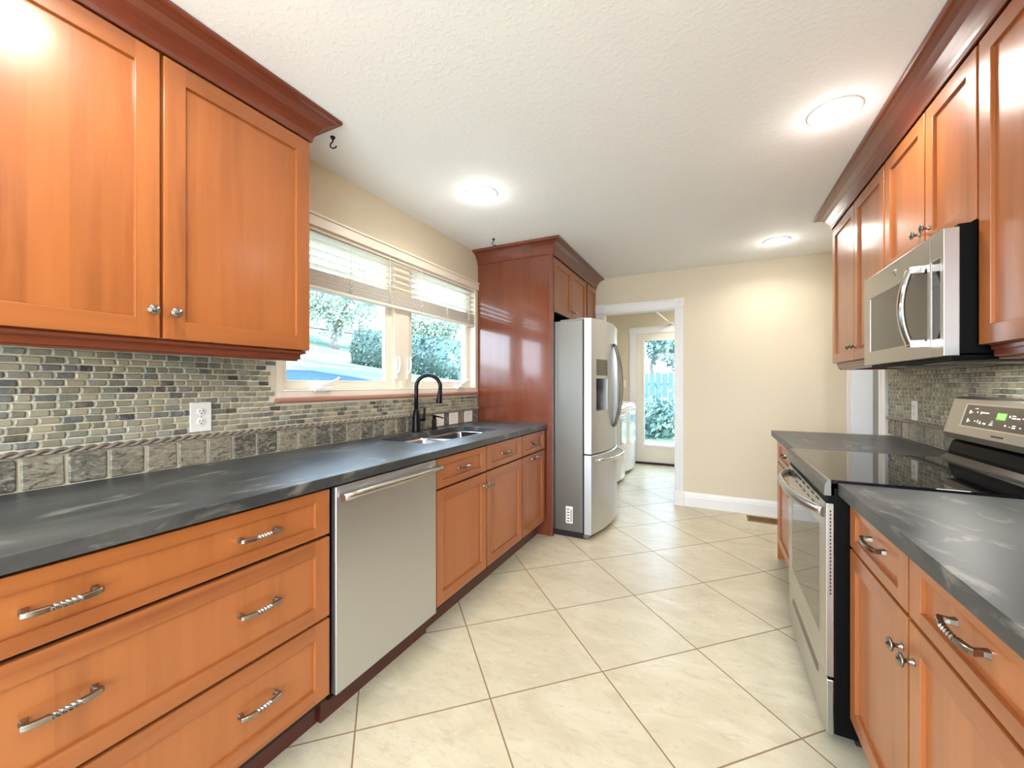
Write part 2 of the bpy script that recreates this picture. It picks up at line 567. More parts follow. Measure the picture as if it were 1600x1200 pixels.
# right opening casing and jamb
m = MB()
m.box(XR - .018, XR, 3.606, 3.74, 0, 2.05).box(XR - .024, XR - .001, 3.6045, 3.63, 0, 2.049).box(XR - .022, XR - .001, 3.70, 3.735, 0, 2.049)
m.box(XR - .018, XR, 4.41, 4.494, 0, 2.05).box(XR - .024, XR - .001, 4.47, 4.4955, 0, 2.049).box(XR - .018, XR, 3.605, 4.495, 2.05, 2.14)
struct(m.build('trim_3', M['white'], bevel=.002))
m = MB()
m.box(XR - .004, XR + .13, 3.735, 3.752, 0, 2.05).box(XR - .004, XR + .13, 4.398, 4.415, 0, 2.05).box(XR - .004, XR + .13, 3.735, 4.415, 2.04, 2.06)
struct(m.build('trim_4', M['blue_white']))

# ================================================================== WINDOW
def kitchen_window():
    XF = XW - .075                                               # sash plane
    fr = MB()
    a, b, c, d = WY0, WY1, WZ0, WZ1
    fr.ring_x(XW - .14, XW + .004, a - .014, b, c, d + .002, .036, .022, .030, .022)
    fr.box(XW - .05, XW + .003, a + .022, b - .022, c + .0301, c + .040)
    fr.box(XF - .05, XW - .03, 2.075, 2.225, c + .0301, d - .0201)  # mullion
    fr.box(XW - .0299, XW - .012, 2.125, 2.175, c + .0401, c + .085)
    root = fr.build('window_1', M['cream'], None, .003)
    struct(root)
    # head casing on the wall face
    m = MB()
    m.box(XW + .0045, XW + .018, a - .03, b + .02, 2.096, 2.150).box(XW + .0045, XW + .026, a - .035, b + .02, 2.150, 2.164)
    m.build('window_casing', M['cream'], root, .003)
    # terracotta sill nosing
    m = MB().box(XW - .02, XW + .022, a - .020, b + .012, c - .022, c - .002)
    m.build('window_sill', M['tan_edge'], root, .006)
    for (s0, s1) in ((a + .024, 2.077), (2.223, b - .024)):
        s = MB()
        w = .048
        s.ring_x(XF - .022, XF + .022, s0, s1, c + .0405, d - .0205, w, w, w - .010, w)
        q = .012
        s.ring_x(XF - .012, XF + .016, s0 + w, s1 - w, c + .03 + w, d - .02 - w, q)
        so = s.build('sash', M['cream'], root, .002)
        MB().box(XF - .003, XF + .003, s0 + w - .004, s1 - w + .004, c + .03 + w - .004, d - .02 - w + .004).build('glass_pane', M['glass'], so)
    # crank handles on the bottom rail
    for yc, sg in ((1.49, 1), (2.82, 1)):
        k = MB()
        k.loft([[(XW - .006 + .03 * q, yc - .065 + .02 * q, c + .038), (XW - .006 + .03 * q, yc + .065 - .02 * q, c + .038),
                 (XW - .034, yc + .065 - .03 * q, c + .038 + .018 * q), (XW - .034, yc - .065 + .03 * q, c + .038 + .018 * q)] for q in (0, 1)], smooth=False)
        k.box(XW - .03, XW + .02, yc - .055, yc + .055, c + .030, c + .052)
        kb = k.build('crank_base', M['plastic'], root, .004)
        h = MB()
        h.tube([(XW, yc - .03, c + .05), (XW + .012, yc, c + .062), (XW + .014, yc + .05, c + .078), (XW + .012, yc + .095, c + .098)], [.010, .010, .009, .007], 10,
               section=[(1, .6), (-1, .6), (-1, -.6), (1, -.6)], smooth=False)
        h.lathe([(.0, 0), (.007, .001), (.008, .010), (.0, .014)], (XW + .012, yc + .092, c + .098), (.2, .6, .8), 10)
        h.build('crank_handle', M['plastic'], root, .002)
    # sash locks either side of the mullion
    for yy in (2.095, 2.205):
        k = MB()
        k.box(XW - .032, XW - .02, yy - .010, yy + .010, 1.29, 1.44)
        k.tube([(XW - .02, yy, 1.33), (XW - .004, yy, 1.35), (XW + .002, yy, 1.40), (XW - .006, yy, 1.445)], [.008, .008, .007, .005], 8)
        k.build('sash_lock', M['plastic'], root, .002)
kitchen_window()

# blind, hung inside the recess
def blind():
    y0, y1, x = WY0 + .028, WY1 - .026, XW - .026
    root = thing('window_blind', 'white slatted horizontal blind half raised in the kitchen window above the sink', 'blind', (x, (y0 + y1) / 2, 1.765))
    MB().box(x - .024, x + .024, y0, y1, 2.078, 2.108).build('headrail', M['slat'], root, .003)
    def slat(z, tilt, yy0=y0, yy1=y1):
        n = 5
        ring = []
        for k in range(n):
            u = -1 + 2 * k / (n - 1)
            cx, cz = .0245 * u, .0035 * (1 - u * u)
            ring.append((x + cx * math.cos(tilt) - cz * math.sin(tilt), z + cx * math.sin(tilt) + cz * math.cos(tilt)))
        ring2 = [(px + .0, pz - .0028) for px, pz in reversed(ring)]
        m = MB()
        m.loft([[(px, yy0, pz) for px, pz in ring + ring2], [(px, yy1, pz) for px, pz in ring + ring2]], smooth=False)
        return m
    for k in range(5):
        slat(2.060 - k * .041, math.radians(13)).build('slat', M['slat'], root)
    for k in range(16):
        o = slat(1.870 - k * .0054, math.radians(random.uniform(-1.5, 1.5)), y0 + random.uniform(0, .003), y1 - random.uniform(0, .003))
        o.build('slat', M['slat'], root)
    MB().box(x - .026, x + .026, y0, y1, 1.765, 1.783).build('bottom_rail', M['slat'], root, .003)
    ys = [y0 + .10 + k * (y1 - y0 - .2) / 5 for k in range(6)]
    for yy in ys:
        m = MB()
        for dx in (-.0265, .0275):
            m.tube([(x + dx, yy, 2.08), (x + dx, yy, 1.88), (x + dx, yy, 1.78)], .0022, 6)
        for q in range(5):                                        # slack ladder string bunched at the stack
            z = 1.872 - q * .018
            m.tube([(x + .0275, yy + .004, z), (x + .037, yy + .012 * (-1) ** q, z - .008), (x + .0275, yy - .002, z - .018)], .0022, 6)
        m.build('ladder_cord', M['cord'], root)
blind()

# ================================================================== BACKSPLASH
STONE = [(150, 146, 124), (146, 143, 122), (132, 133, 118), (158, 150, 124), (124, 125, 113), (108, 112, 106), (166, 158, 132), (98, 102, 98), (142, 136, 112), (122, 118, 100), (152, 149, 130), (140, 141, 128), (116, 114, 98)]
DARK = [(62, 64, 63), (72, 77, 79), (82, 78, 70)]
def chip(mb, sgn, xw, y0, y1, z0, z1, th, jit, rng, cut=.13):
    """one tumbled stone chip: eight-sided, jittered, domed towards the room"""
    w, h = y1 - y0, z1 - z0
    c = min(w, h) * cut
    pts = [(y0 + c, z0), (y1 - c, z0), (y1, z0 + c), (y1, z1 - c), (y1 - c, z1), (y0 + c, z1), (y0, z1 - c), (y0, z0 + c)]
    pts = [(a + rng.uniform(-jit, jit), b + rng.uniform(-jit, jit)) for a, b in pts]
    cy, cz = (y0 + y1) / 2, (z0 + z1) / 2
    r0 = [(xw, a, b) for a, b in pts]
    r1 = [(xw + sgn * th * .75, a, b) for a, b in pts]
    r2 = [(xw + sgn * th, cy + (a - cy) * (1 - .0035 / w * 2), cz + (b - cz) * (1 - .0035 / h * 2)) for a, b in pts]
    mb.loft([r0, r1, r2], smooth=False)

def backsplash(root, sgn, xw, ya, yb, zc, ztop, hole=None, side_dark=None, seed=1, cutouts=()):
    rng = random.Random(seed)
    g = MB()
    def blocked(y0, y1, z0, z1):
        if hole and y1 > hole[0] and y0 < hole[1] and z1 > hole[2] and z0 < hole[3]: return True
        return False
    # grout bed
    if hole:
        g.box(xw, xw + sgn * .004, ya, hole[0], zc, ztop).box(xw, xw + sgn * .004, hole[0], yb, zc, hole[2])
        if yb > hole[1]: g.box(xw, xw + sgn * .004, hole[1], yb, hole[2], ztop)
    else:
        g.box(xw, xw + sgn * .004, ya, yb, zc, ztop)
    g.build('grout', M['grout'], root)
    # border of square slates
    b = MB()
    y = ya
    while y < yb - .02:
        s = min(.0985, yb - y)
        base = rng.choice([(112, 110, 98), (98, 98, 92), (128, 122, 106), (80, 80, 76), (142, 134, 116), (90, 88, 80)])
        b.cur = lin(base)
        chip(b, sgn, xw, y + .003, y + s - .003, zc + .004, zc + .100, .011, .0012, rng, .05)
        y += .102
    b.build('border_tiles', M['slate'], root)
    # twisted rope moulding: two strands
    r = MB()
    n = int((yb - ya) / .0045)
    zr = zc + .115
    for ph in (0, PI):
        path = []
        for i in range(n + 1):
            yy = ya + (yb - ya) * i / n
            th = yy * 2 * PI / .07 + ph
            path.append((xw + sgn * (.0118 + .005 * math.cos(th)), yy, zr + .0062 * math.sin(th)))
        r.tube(path, .0058, 7)
    r.build('rope_moulding', M['rope'], root)
    # mosaic courses
    mo = MB()
    z = zr + .013
    row = 0
    while z < ztop - .006:
        h = .0243
        y = ya - (row % 2) * .025 - rng.uniform(0, .008)
        while y < yb:
            w = rng.choice([.050, .050, .050, .048, .052, .036])
            y0, y1, z0, z1 = max(y, ya) + .0020, min(y + w, yb) - .0020, z + .0019, min(z + h, ztop) - .0019
            y += w
            if y1 - y0 < .008 or z1 - z0 < .006 or blocked(y0, y1, z0, z1): continue
            q = rng.random()
            c = rng.choice(DARK) if q < .09 else rng.choice(STONE)
            vv = rng.uniform(-9, 9)
            mo.cur = lin(tuple(min(255, max(0, v + vv)) for v in c))
            chip(mo, sgn, xw, y0, y1, z0, z1, .0085, .0013, rng)
        z += h
        row += 1
    mo.build('mosaic_tiles', M['mosaic'], root)
t = thing('tile_backsplash', 'grey green stone mosaic backsplash with rope moulding on the window wall', 'backsplash', (XW, 1.3, CT))
backsplash(t, 1, XW + .001, -.6, 3.095, CT, 1.405, hole=(1.225, 3.3, 1.160, 3.0), seed=3)
t = thing('tile_backsplash', 'grey green stone mosaic backsplash behind the range', 'backsplash', (XR, 1.5, CTR))
backsplash(t, -1, XR - .001, -.4, 3.602, CTR, 1.405, seed=11)

# ================================================================== CABINETRY
def door_parts(parent, sg, xf, y0, y1, z0, z1, kind='door', sw=.058, rw=None, wide=False, th=.020):
    """shaker door / drawer front: frame mesh + recessed panel; sg=+1 faces +x"""
    rw = rw or sw
    xb = xf - sg * th
    ys, zs = (y0, y0 + sw, y1 - sw, y1), (z0, z0 + rw, z1 - rw, z1)
    m = MB()
    vs = [(x, y, z) for x in (xf, xb) for z in zs for y in ys]
    q = lambda k, i, j: k * 16 + j * 4 + i
    cells = [(i, j) for j in range(3) for i in range(3) if (i, j) != (1, 1)]
    fs, mi = [], []
    for k in (0, 1):
        for i, j in cells:
            fs.append((q(k, i, j), q(k, i + 1, j), q(k, i + 1, j + 1), q(k, i, j + 1)))
            mi.append(1 if i == 1 else 0)
    def wall(i0, j0, i1, j1, k):
        fs.append((q(0, i0, j0), q(0, i1, j1), q(1, i1, j1), q(1, i0, j0))); mi.append(k)
    for i in range(3):
        wall(i, 0, i + 1, 0, int(i == 1)); wall(i, 3, i + 1, 3, int(i == 1)); wall(0, i, 0, i + 1, 0); wall(3, i, 3, i + 1, 0)
    wall(1, 1, 2, 1, 1); wall(1, 2, 2, 2, 1); wall(1, 1, 1, 2, 0); wall(2, 1, 2, 2, 0)
    m.add(vs, fs)
    d = m.build(kind, M['wood_v'], parent, .0016)
    d.data.materials.append(M['wood_h'])
    d.data.polygons.foreach_set('material_index', mi)
    p = MB().box(xb + sg * .001, xf - sg * .0105, y0 + sw - .002, y1 - sw + .002, z0 + rw - .002, z1 - rw + .002)
    p.build('panel', M['wood_panel_h'] if wide else M['wood_panel'], d)
    return d

def knob(parent, sg, x, y, z, s=1.0):
    m = MB()
    m.lathe([(.0085 * s, 0), (.0085 * s, .002), (.0052 * s, .005), (.0048 * s, .014), (.0075 * s, .018), (.0150 * s, .021), (.0165 * s, .024),
             (.0150 * s, .027), (.0115 * s, .0265), (.0105 * s, .029), (.0065 * s, .0285), (.004 * s, .031), (0, .0315)], (x, y, z), (sg, 0, 0), 20)
    return m.build('knob', M['pewter'], parent)

def pull(parent, sg, x, y, z, L=.105):
    """arched twisted pewter bar"""
    m = MB()
    hw = L / 2
    path, tw, rad = [], [], []
    N = 48
    path.append((x, y - hw, z)); tw.append(0); rad.append(.0075)
    path.append((x + sg * .010, y - hw, z)); tw.append(0); rad.append(.0058)
    for i in range(N + 1):
        u = i / N
        s = -1 + 2 * u
        out = .018 + .014 * math.sqrt(max(0, 1 - (s * .96) ** 2))
        path.append((x + sg * out, y + s * (hw + .004), z))
        k = min(1, max(0, (u - .3) / .4))
        tw.append(k * PI * 2.5)
        rad.append(.0056 if .28 < u < .72 else .0060)
    path.append((x + sg * .010, y + hw, z)); tw.append(PI * 2.5); rad.append(.0058)
    path.append((x, y + hw, z)); tw.append(PI * 2.5); rad.append(.0075)
    sec = [(1, .75), (.75, 1), (-.75, 1), (-1, .75), (-1, -.75), (-.75, -1), (.75, -1), (1, -.75)]
    m.tube(path, rad, section=sec, twist=tw, smooth=False, up=(0, 0, 1))
    return m.build('pull', M['pewter'], parent)

def base_carcass(root, sg, xf, xback, y0, y1, ztop, toe=.075):
    m = MB()
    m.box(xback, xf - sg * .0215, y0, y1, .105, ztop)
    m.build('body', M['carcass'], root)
    xk = xf - sg * toe
    box('toe_kick', M['wood_dark'], root, xback, xk, y0, y1, 0, .105)

XL = -1.238          # left base door faces
xb = XW + .012
# -- drawer bank
t = thing('base_cabinet', 'three-drawer cherry base cabinet under the left counter beside the dishwasher', 'cabinet', (-1.55, .55, 0))
base_carcass(t, 1, XL, xb, .088, 1.003, .882)
for (z0, z1, zh) in ((.716, .876, .792), (.421, .705, .568), (.135, .411, .272)):
    d = door_parts(t, 1, XL, .094, 1.000, z0, z1, 'drawer', .058, .036 if z1 > .8 else .05, wide=True)
    for yy in (.335, .752):
        pull(d, 1, XL - .0105, yy, zh + .002)
# -- a cabinet further left, just outside the frame
t = thing('base_cabinet', 'cherry base cabinet under the left counter end nearest the viewer', 'cabinet', (-1.55, -.25, 0))
base_carcass(t, 1, XL, xb, -.58, .084, .882)
d = door_parts(t, 1, XL, -.575, .080, .135, .868, 'door')
knob(d, 1, XL, .05, .76)
# -- sink cabinet
t = thing('sink_cabinet', 'cherry base cabinet with two drawer fronts and two doors under the sink', 'cabinet', (-1.55, 2.13, 0))
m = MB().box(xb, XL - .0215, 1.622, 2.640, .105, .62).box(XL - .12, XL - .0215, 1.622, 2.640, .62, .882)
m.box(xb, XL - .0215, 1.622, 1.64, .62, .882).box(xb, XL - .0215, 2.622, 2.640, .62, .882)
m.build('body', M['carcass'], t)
box('toe_kick', M['wood_dark'], t, xb, XL - .075, 1.622, 2.640, 0, .105)
for (a, b, kk) in ((1.630, 2.122, 2.092), (2.134, 2.634, 2.164)):
    d = door_parts(t, 1, XL, a, b, .725, .876, 'drawer_front', .058, .036)
    pull(d, 1, XL - .0105, (a + b) / 2 + .01, .797, .095)
    d = door_parts(t, 1, XL, a, b, .130, .714, 'door')
    knob(d, 1, XL, kk, .640)
# -- narrow pull-out
t = thing('base_cabinet', 'narrow cherry pull-out base cabinet between sink cabinet and refrigerator panel', 'cabinet', (-1.55, 2.86, 0))
base_carcass(t, 1, XL, xb, 2.643, 3.095, .882)
d = door_parts(t, 1, XL, 2.650, 3.070, .725, .876, 'drawer', .052, .036)
pull(d, 1, XL - .0105, 2.86, .797, .095)
d = door_parts(t, 1, XL, 2.650, 3.070, .130, .714, 'door', .052)
pull(d, 1, XL, 2.86, .685, .095)

# -- left upper cabinet
XU = -1.59
CROWN = [(0, 2.325), (.006, 2.325), (.008, 2.340), (.012, 2.352), (.020, 2.370), (.034, 2.392), (.055, 2.410), (.076, 2.418), (.088, 2.420), (.092, 2.428), (.092, CZ - .002), (0, CZ - .002)]
t = thing('wall_cabinet', 'cherry two-door upper cabinet mounted left of the window', 'cabinet', (-1.74, .65, 1.36))
m = MB().box(XW + .006, XU - .0215, .118, 1.185, 1.40, 2.36)
m.build('body', M['wood_v'], t, .002)
for (a, b, kk) in ((.121, .646, .622), (.656, 1.182, .682)):
    d = door_parts(t, 1, XU, a, b, 1.402, 2.320, 'door', .062)
    knob(d, 1, XU, kk, 1.488)
m = MB()
m.box(XW + .012, XU - .022, .118, 1.165, 1.383, 1.402).box(XW + .012, XU - .010, .118, 1.172, 1.386, 1.398)
m.box(XU - .060, XU - .026, .118, 1.158, 1.362, 1.386).box(XU - .07, XU - .034, .118, 1.150, 1.355, 1.366)
m.build('light_rail', M['wood_crown'], t, .003)
m = MB().sweep([(XW + .004, 1.186), (XU + .001, 1.186), (XU + .001, .118)], [(-o, z) for o, z in CROWN])
m.build('crown_moulding', M['wood_crown'], t)

# -- refrigerator surround: gable panel + bridge cabinet + crown
XP = -1.185
t = thing('refrigerator_surround', 'tall cherry gable and bridge cabinet enclosing the refrigerator', 'cabinet', (-1.54, 3.3, 0))
m = MB().box(XW + .004, XP - .022, 3.098, 3.135, 0, 2.36)
m.build('side_panel', M['wood_red'], t, .002)
m = MB().box(XP - .024, XP + .004, 3.096, 3.140, 0, 2.34)
m.build('front_stile', M['wood_crown'], t, .003)
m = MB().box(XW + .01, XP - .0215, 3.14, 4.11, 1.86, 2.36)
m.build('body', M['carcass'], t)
for (a, b, kk) in ((3.165, 3.630, 3.600), (3.640, 4.100, 3.675)):
    d = door_parts(t, 1, XP, a, b, 1.862, 2.318, 'door', .058)
    knob(d, 1, XP, kk, 1.93)
m = MB().sweep([(XP, YE - .012), (XP, 3.098), (XW + .004, 3.098)], CROWN)
m = MB().sweep([(XW + .004, 3.097), (XP + .001, 3.097), (XP + .001, YE - .012)], CROWN)
m.build('crown_moulding', M['wood_crown'], t)
t = thing('pantry_cabinet', 'narrow tall cherry cabinet between the refrigerator and the end wall', 'cabinet', (-1.54, 4.3, 0))
m = MB().box(XW + .01, XP - .0215, 4.125, YE - .012, 0, 2.36)
m.build('body', M['wood_v'], t)
d = door_parts(t, 1, XP, 4.150, YE - .014, 1.50, 2.318, 'door', .055)
d = door_parts(t, 1, XP, 4.150, YE - .014, .11, 1.49, 'door', .055)

# -- right uppers
XV = .74
def right_upper(label, y0, y1, z0, doors, kz, rail=True):
    t = thing('wall_cabinet', label, 'cabinet', (.91, (y0 + y1) / 2, z0))
    MB().box(XR - .012, XV + .0215, y0, y1, z0, 2.36).build('body', M['wood_v'], t, .002)
    for a, b, kk in doors:
        d = door_parts(t, -1, XV, a, b, z0 + .002, 2.318, 'door', .058)
        if kk: knob(d, -1, XV, kk, kz)
    if rail:
        m = MB()
        m.box(XR - .012, XV + .022, y0 + .012, y1 - .012, z0 - .016, z0)
        m.box(XV + .026, XV + .06, y0 + .016, y1 - .018, z0 - .036, z0 - .014).box(XV + .034, XV + .07, y0 + .02, y1 - .024, z0 - .045, z0 - .032)
        if y1 > 3: m.box(XV + .034, XR - .012, y1 - .06, y1 - .022, z0 - .045, z0 - .014)
        m.build('light_rail', M['wood_crown'], t, .003)
    return t
right_upper('cherry two-door upper cabinet at the far end beyond the microwave', 2.536, 3.475, 1.395, [(2.545, 2.998, 2.965), (3.006, 3.472, 3.040)], 1.475)
right_upper('short cherry two-door upper cabinet above the microwave', 1.776, 2.532, 1.772, [(1.780, 2.118, 2.160 - .075), (2.126, 2.528, 2.165)], 1.852, rail=False)
right_upper('cherry upper cabinet on the right nearest the viewer', .80, 1.770, 1.375, [(1.290, 1.766, 1.325), (.806, 1.284, 1.25)], 1.46)
t = MB().sweep([(XV - .001, -.3), (XV - .001, 3.477), (XR - .004, 3.477)], [(-o, z) for o, z in CROWN])
tag(t.build('crown_moulding', M['wood_crown']), 'long cherry crown moulding running above the right-hand upper cabinets', 'moulding')
right_upper('cherry upper cabinet beside the viewer past the right frame edge', -.3, .796, 1.375, [(-.295, .245, None), (.25, .79, None)], 1.46)

# -- right bases
XQ = .415
def right_base(label, y0, y1, fronts, endpanel=False):
    t = thing('base_cabinet', label, 'cabinet', (.75, (y0 + y1) / 2, 0))
    base_carcass(t, -1, XQ, XR - .012, y0, y1, CTR - .045)
    for a, b, kk, pl in fronts:
        d = door_parts(t, -1, XQ, a, b, .708, .858, 'drawer', .055, .034)
        if pl: pull(d, -1, XQ + .0105, (a + b) / 2, .790)
        d = door_parts(t, -1, XQ, a, b, .125, .698, 'door', .055)
        knob(d, -1, XQ, kk, .612)
    return t
t = right_base('narrow cherry base cabinet at the far end beyond the range', 2.530, 3.43, [(2.76, 3.40, 2.80, True)])
box('filler_stile', M['wood_v'], t, XQ, XQ + .02, 2.530, 2.75, .105, .858, .002)
box('end_panel', M['wood_v'], t, XQ + .002, XR - .012, 3.43, 3.448, 0, CTR - .045, .002)
right_base('cherry base cabinet with drawer and paired doors beside the range, nearest the viewer', .80, 1.735, [(1.280, 1.725, 1.305, True), (.806, 1.268, 1.243, True)])
right_base('cherry base cabinet under the right counter past the frame edge', -.3, .796, [(.26, .79, .30, True), (-.29, .25, .21, True)])

# ================================================================== COUNTERTOPS
def slab(name, x0, x1, y0, y1, z0, z1, label, hole=None):
    bm = bmesh.new()
    def loop(pts):
        vs = [bm.verts.new((a, b, z1)) for a, b in pts]
        return [bm.edges.new((vs[i], vs[(i + 1) % len(vs)])) for i in range(len(vs))]
    ed = loop([(x0, y0), (x1, y0), (x1, y1), (x0, y1)])
    if hole:
        hx0, hx1, hy0, hy1, r = hole
        pts = []
        for cx, cy, a0 in ((hx1 - r, hy1 - r, 0), (hx0 + r, hy1 - r, 90), (hx0 + r, hy0 + r, 180), (hx1 - r, hy0 + r, 270)):
            for k in range(7):
                a = math.radians(a0 + 15 * k)
                pts.append((cx + r * math.cos(a), cy + r * math.sin(a)))
        ed += loop(pts)
    bmesh.ops.triangle_fill(bm, edges=ed, use_beauty=True, normal=(0, 0, 1))
    fs = [f for f in bm.faces]
    if hole:
        hx0, hx1, hy0, hy1, r = hole
        kill = [f for f in fs if hx0 + .02 < f.calc_center_median().x < hx1 - .02 and hy0 + .02 < f.calc_center_median().y < hy1 - .02]
        bmesh.ops.delete(bm, geom=kill, context='FACES_ONLY')
    ex = bmesh.ops.extrude_face_region(bm, geom=bm.faces[:])
    for v in ex['geom']:
        if isinstance(v, bmesh.types.BMVert): v.co.z = z0
    bmesh.ops.recalc_face_normals(bm, faces=bm.faces[:])
    me = bpy.data.meshes.new(name)
    bm.to_mesh(me); bm.free()
    me.materials.append(M['stone'])
    o = bpy.data.objects.new(name, me)
    COL.objects.link(o)
    b = o.modifiers.new('bevel', 'BEVEL'); b.width = .003; b.segments = 2; b.limit_method = 'ANGLE'; b.angle_limit = math.radians(60)
    return tag(o, label, 'countertop')
SK = (-1.785, -1.405, 1.775, 2.635, .06)
slab('countertop', XW + .0005, -1.222, -.6, 3.094, .886, CT, 'long charcoal stone countertop holding the sink on the window side', SK)
slab('countertop', .385, XR - .0005, 2.522, 3.50, CTR - .040, CTR, 'charcoal stone countertop at the far end beyond the range')
slab('countertop', .385, XR - .0005, -.3, 1.738, CTR - .042, CTR, 'charcoal stone countertop on the right nearest the viewer')

# ================================================================== SINK and FAUCET
t = thing('sink', 'double-bowl stainless steel undermount sink below the black faucet', 'sink', (-1.6, 2.2, .66))
def bowl(y0, y1):
    hx0, hx1 = -1.80, -1.39
    def ring(ins, z, r):
        pts = []
        a0x, a1x, a0y, a1y = hx0 + ins, hx1 - ins, y0 + ins, y1 - ins
        for cx, cy, a0 in ((a1x - r, a1y - r, 0), (a0x + r, a1y - r, 90), (a0x + r, a0y + r, 180), (a1x - r, a0y + r, 270)):
            for k in range(6):
                a = math.radians(a0 + 18 * k)
                pts.append((cx + r * math.cos(a), cy + r * math.sin(a), z))
        return pts
    m = MB()
    m.loft([ring(-.006, .8855, .05), ring(.014, .8855, .05), ring(.016, .872, .05), ring(.022, .73, .05), ring(.034, .705, .045), ring(.06, .695, .04)], cap=False)
    k = len(m.v)
    m.add(ring(.06, .695, .04), [tuple(range(24))])
    o = m.build('bowl', M['sink'], t)
    so = o.modifiers.new('solid', 'SOLIDIFY'); so.thickness = .002; so.offset = -1
    d = MB().lathe([(.045, 0), (.045, .004), (.036, .005), (.030, .001), (0, .001)], ((hx0 + hx1) / 2, (y0 + y1) / 2, .695), (0, 0, 1), 20)
    d.build('drain', M['chrome'], t)
bowl(1.765, 2.200); bowl(2.212, 2.645)

t = thing('faucet', 'black gooseneck pull-down faucet behind the sink', 'faucet', (-1.835, 2.185, CT))
fx, fy = -1.835, 2.185
MB().lathe([(.031, 0), (.031, .006), (.029, .010), (.027, .06), (.026, .10), (.022, .135), (.0155, .150), (.014, .155), (0, .156)], (fx, fy, CT), (0, 0, 1), 24).build('base', M['bronze'], t)
path = [(fx, fy, CT + .14), (fx, fy, CT + .25), (fx, fy, CT + .31)]
ux, uy = math.cos(math.radians(38)), math.sin(math.radians(38))
R_ = .082
for k in range(1, 16):
    a = PI - k * (PI * 1.06) / 15
    dd = R_ + R_ * math.cos(a)
    path.append((fx + ux * dd, fy + uy * dd, CT + .31 + R_ * math.sin(a)))
MB().tube(path, .0135, 16).build('spout', M['bronze'], t)
e = Vector(path[-1]); dr = (Vector(path[-1]) - Vector(path[-2])).normalized()
MB().lathe([(.0135, -.002), (.015, .002), (.015, .012), (.0165, .014), (.019, .06), (.0215, .092), (.021, .098), (.016, .099), (0, .0985)], e, dr, 20).build('spray_head', M['bronze'], t)
m = MB().lathe([(.0, 0), (.014, .0), (.015, .03), (.017, .035), (.017, .055), (.012, .058), (0, .058)], (fx, fy + .018, CT + .085), (0.25, 1, 0), 18)
m.tube([(fx + .014, fy + .062, CT + .09), (fx + .016, fy + .066, CT + .115), (fx + .018, fy + .068, CT + .165)], [.009, .008, .0095], 12)
m.build('lever', M['bronze'], t)
t = thing('soap_dispenser', 'small black soap dispenser right of the faucet', 'soap dispenser', (-1.835, 2.385, CT))
MB().lathe([(.026, 0), (.026, .004), (.017, .010), (.0165, .07), (.013, .074), (.0, .075)], (-1.835, 2.385, CT), (0, 0, 1), 18).build('base', M['bronze'], t)
MB().lathe([(.012, 0), (.013, .02), (.015, .022), (.015, .03), (.0, .032)], (-1.835, 2.385, CT + .073), (0, 0, 1), 18).tube(
    [(-1.835, 2.385, CT + .092), (-1.805, 2.40, CT + .09), (-1.775, 2.418, CT + .078)], [.007, .006, .0045], 10).build('pump_nozzle', M['bronze'], t)

# ================================================================== WALL PLATES
def outlet(name, label, sg, x, y, z, w=.078, h=.122):
    t = thing(name, label, 'outlet', (x, y, z - h / 2))
    MB().box(x, x + sg * .006, y - w / 2, y + w / 2, z - h / 2, z + h / 2).build('plate', M['plastic'], t, .003)
    for dz in (.0205, -.0205):
        f = MB().lathe([(.0165, 0), (.0165, .0016), (.015, .0022), (0, .0022)], (x + sg * .006, y, z + dz), (sg, 0, 0), 24).build('receptacle', M['plastic'], t)
        s = MB()
        xx = x + sg * .0078
        s.box(xx, xx + sg * .001, y - .0075, y - .0052, z + dz + .000, z + dz + .008).box(xx, xx + sg * .001, y + .0048, y + .0068, z + dz + .001, z + dz + .008)
        s.lathe([(.0026, 0), (.0026, .001), (0, .001)], (xx, y, z + dz - .006), (sg, 0, 0), 10)
        s.build('slots', M['slot'], f)
    s = MB().lathe([(.003, 0), (.003, .001), (0, .0014)], (x + sg * .006, y, z), (sg, 0, 0), 10).build('screw', M['chrome'], t)
outlet('wall_outlet', 'white duplex wall outlet on the mosaic backsplash left of the window', 1, XW + .0085, .904, 1.119)
outlet('wall_outlet', 'white wall outlet on the mosaic backsplash left of the range', -1, XR - .0085, 3.19, 1.098, .075, .118)
def decora(y, label):
    x = XW + .011
    t = thing('wall_plate', label, 'wall plate', (x, y, .94), 'white plates along the slate border')
    m = MB()
    w = .060
    z = CT + .052
    m.ring_x(x, x + .006, y - w, y + w, z - .047, z + .047, .02, .02, .018)
    m.build('frame', M['plastic'], t, .002)
    q = MB().box(x, x + .0035, y - w + .02, y + w - .02, z - .029, z + .029)
    q.build('insert', M['cream'], t)
    s = MB().box(x + .0035, x + .005, y - .022, y + .022, z - .016, z - .004).box(x + .0035, x + .005, y - .012, y + .026, z + .006, z + .010)
    s.build('rocker', M['plastic'], t)
decora(2.512, 'white wall plate on the slate border, nearest the faucet')
decora(2.705, 'white wall plate on the slate border, middle of three right of the faucet')
decora(2.925, 'white wall plate on the slate border, nearest the refrigerator panel')
t = thing('light_switch', 'small white light switch on the laundry wall beside the back door', 'switch', (-1.29, YL, 1.2))
MB().box(-1.325, -1.255, YL - .006, YL, 1.2, 1.315).build('plate', M['plastic'], t, .002)
MB().box(-1.296, -1.284, YL - .016, YL - .006, 1.245, 1.27).build('toggle', M['plastic'], t, .001)

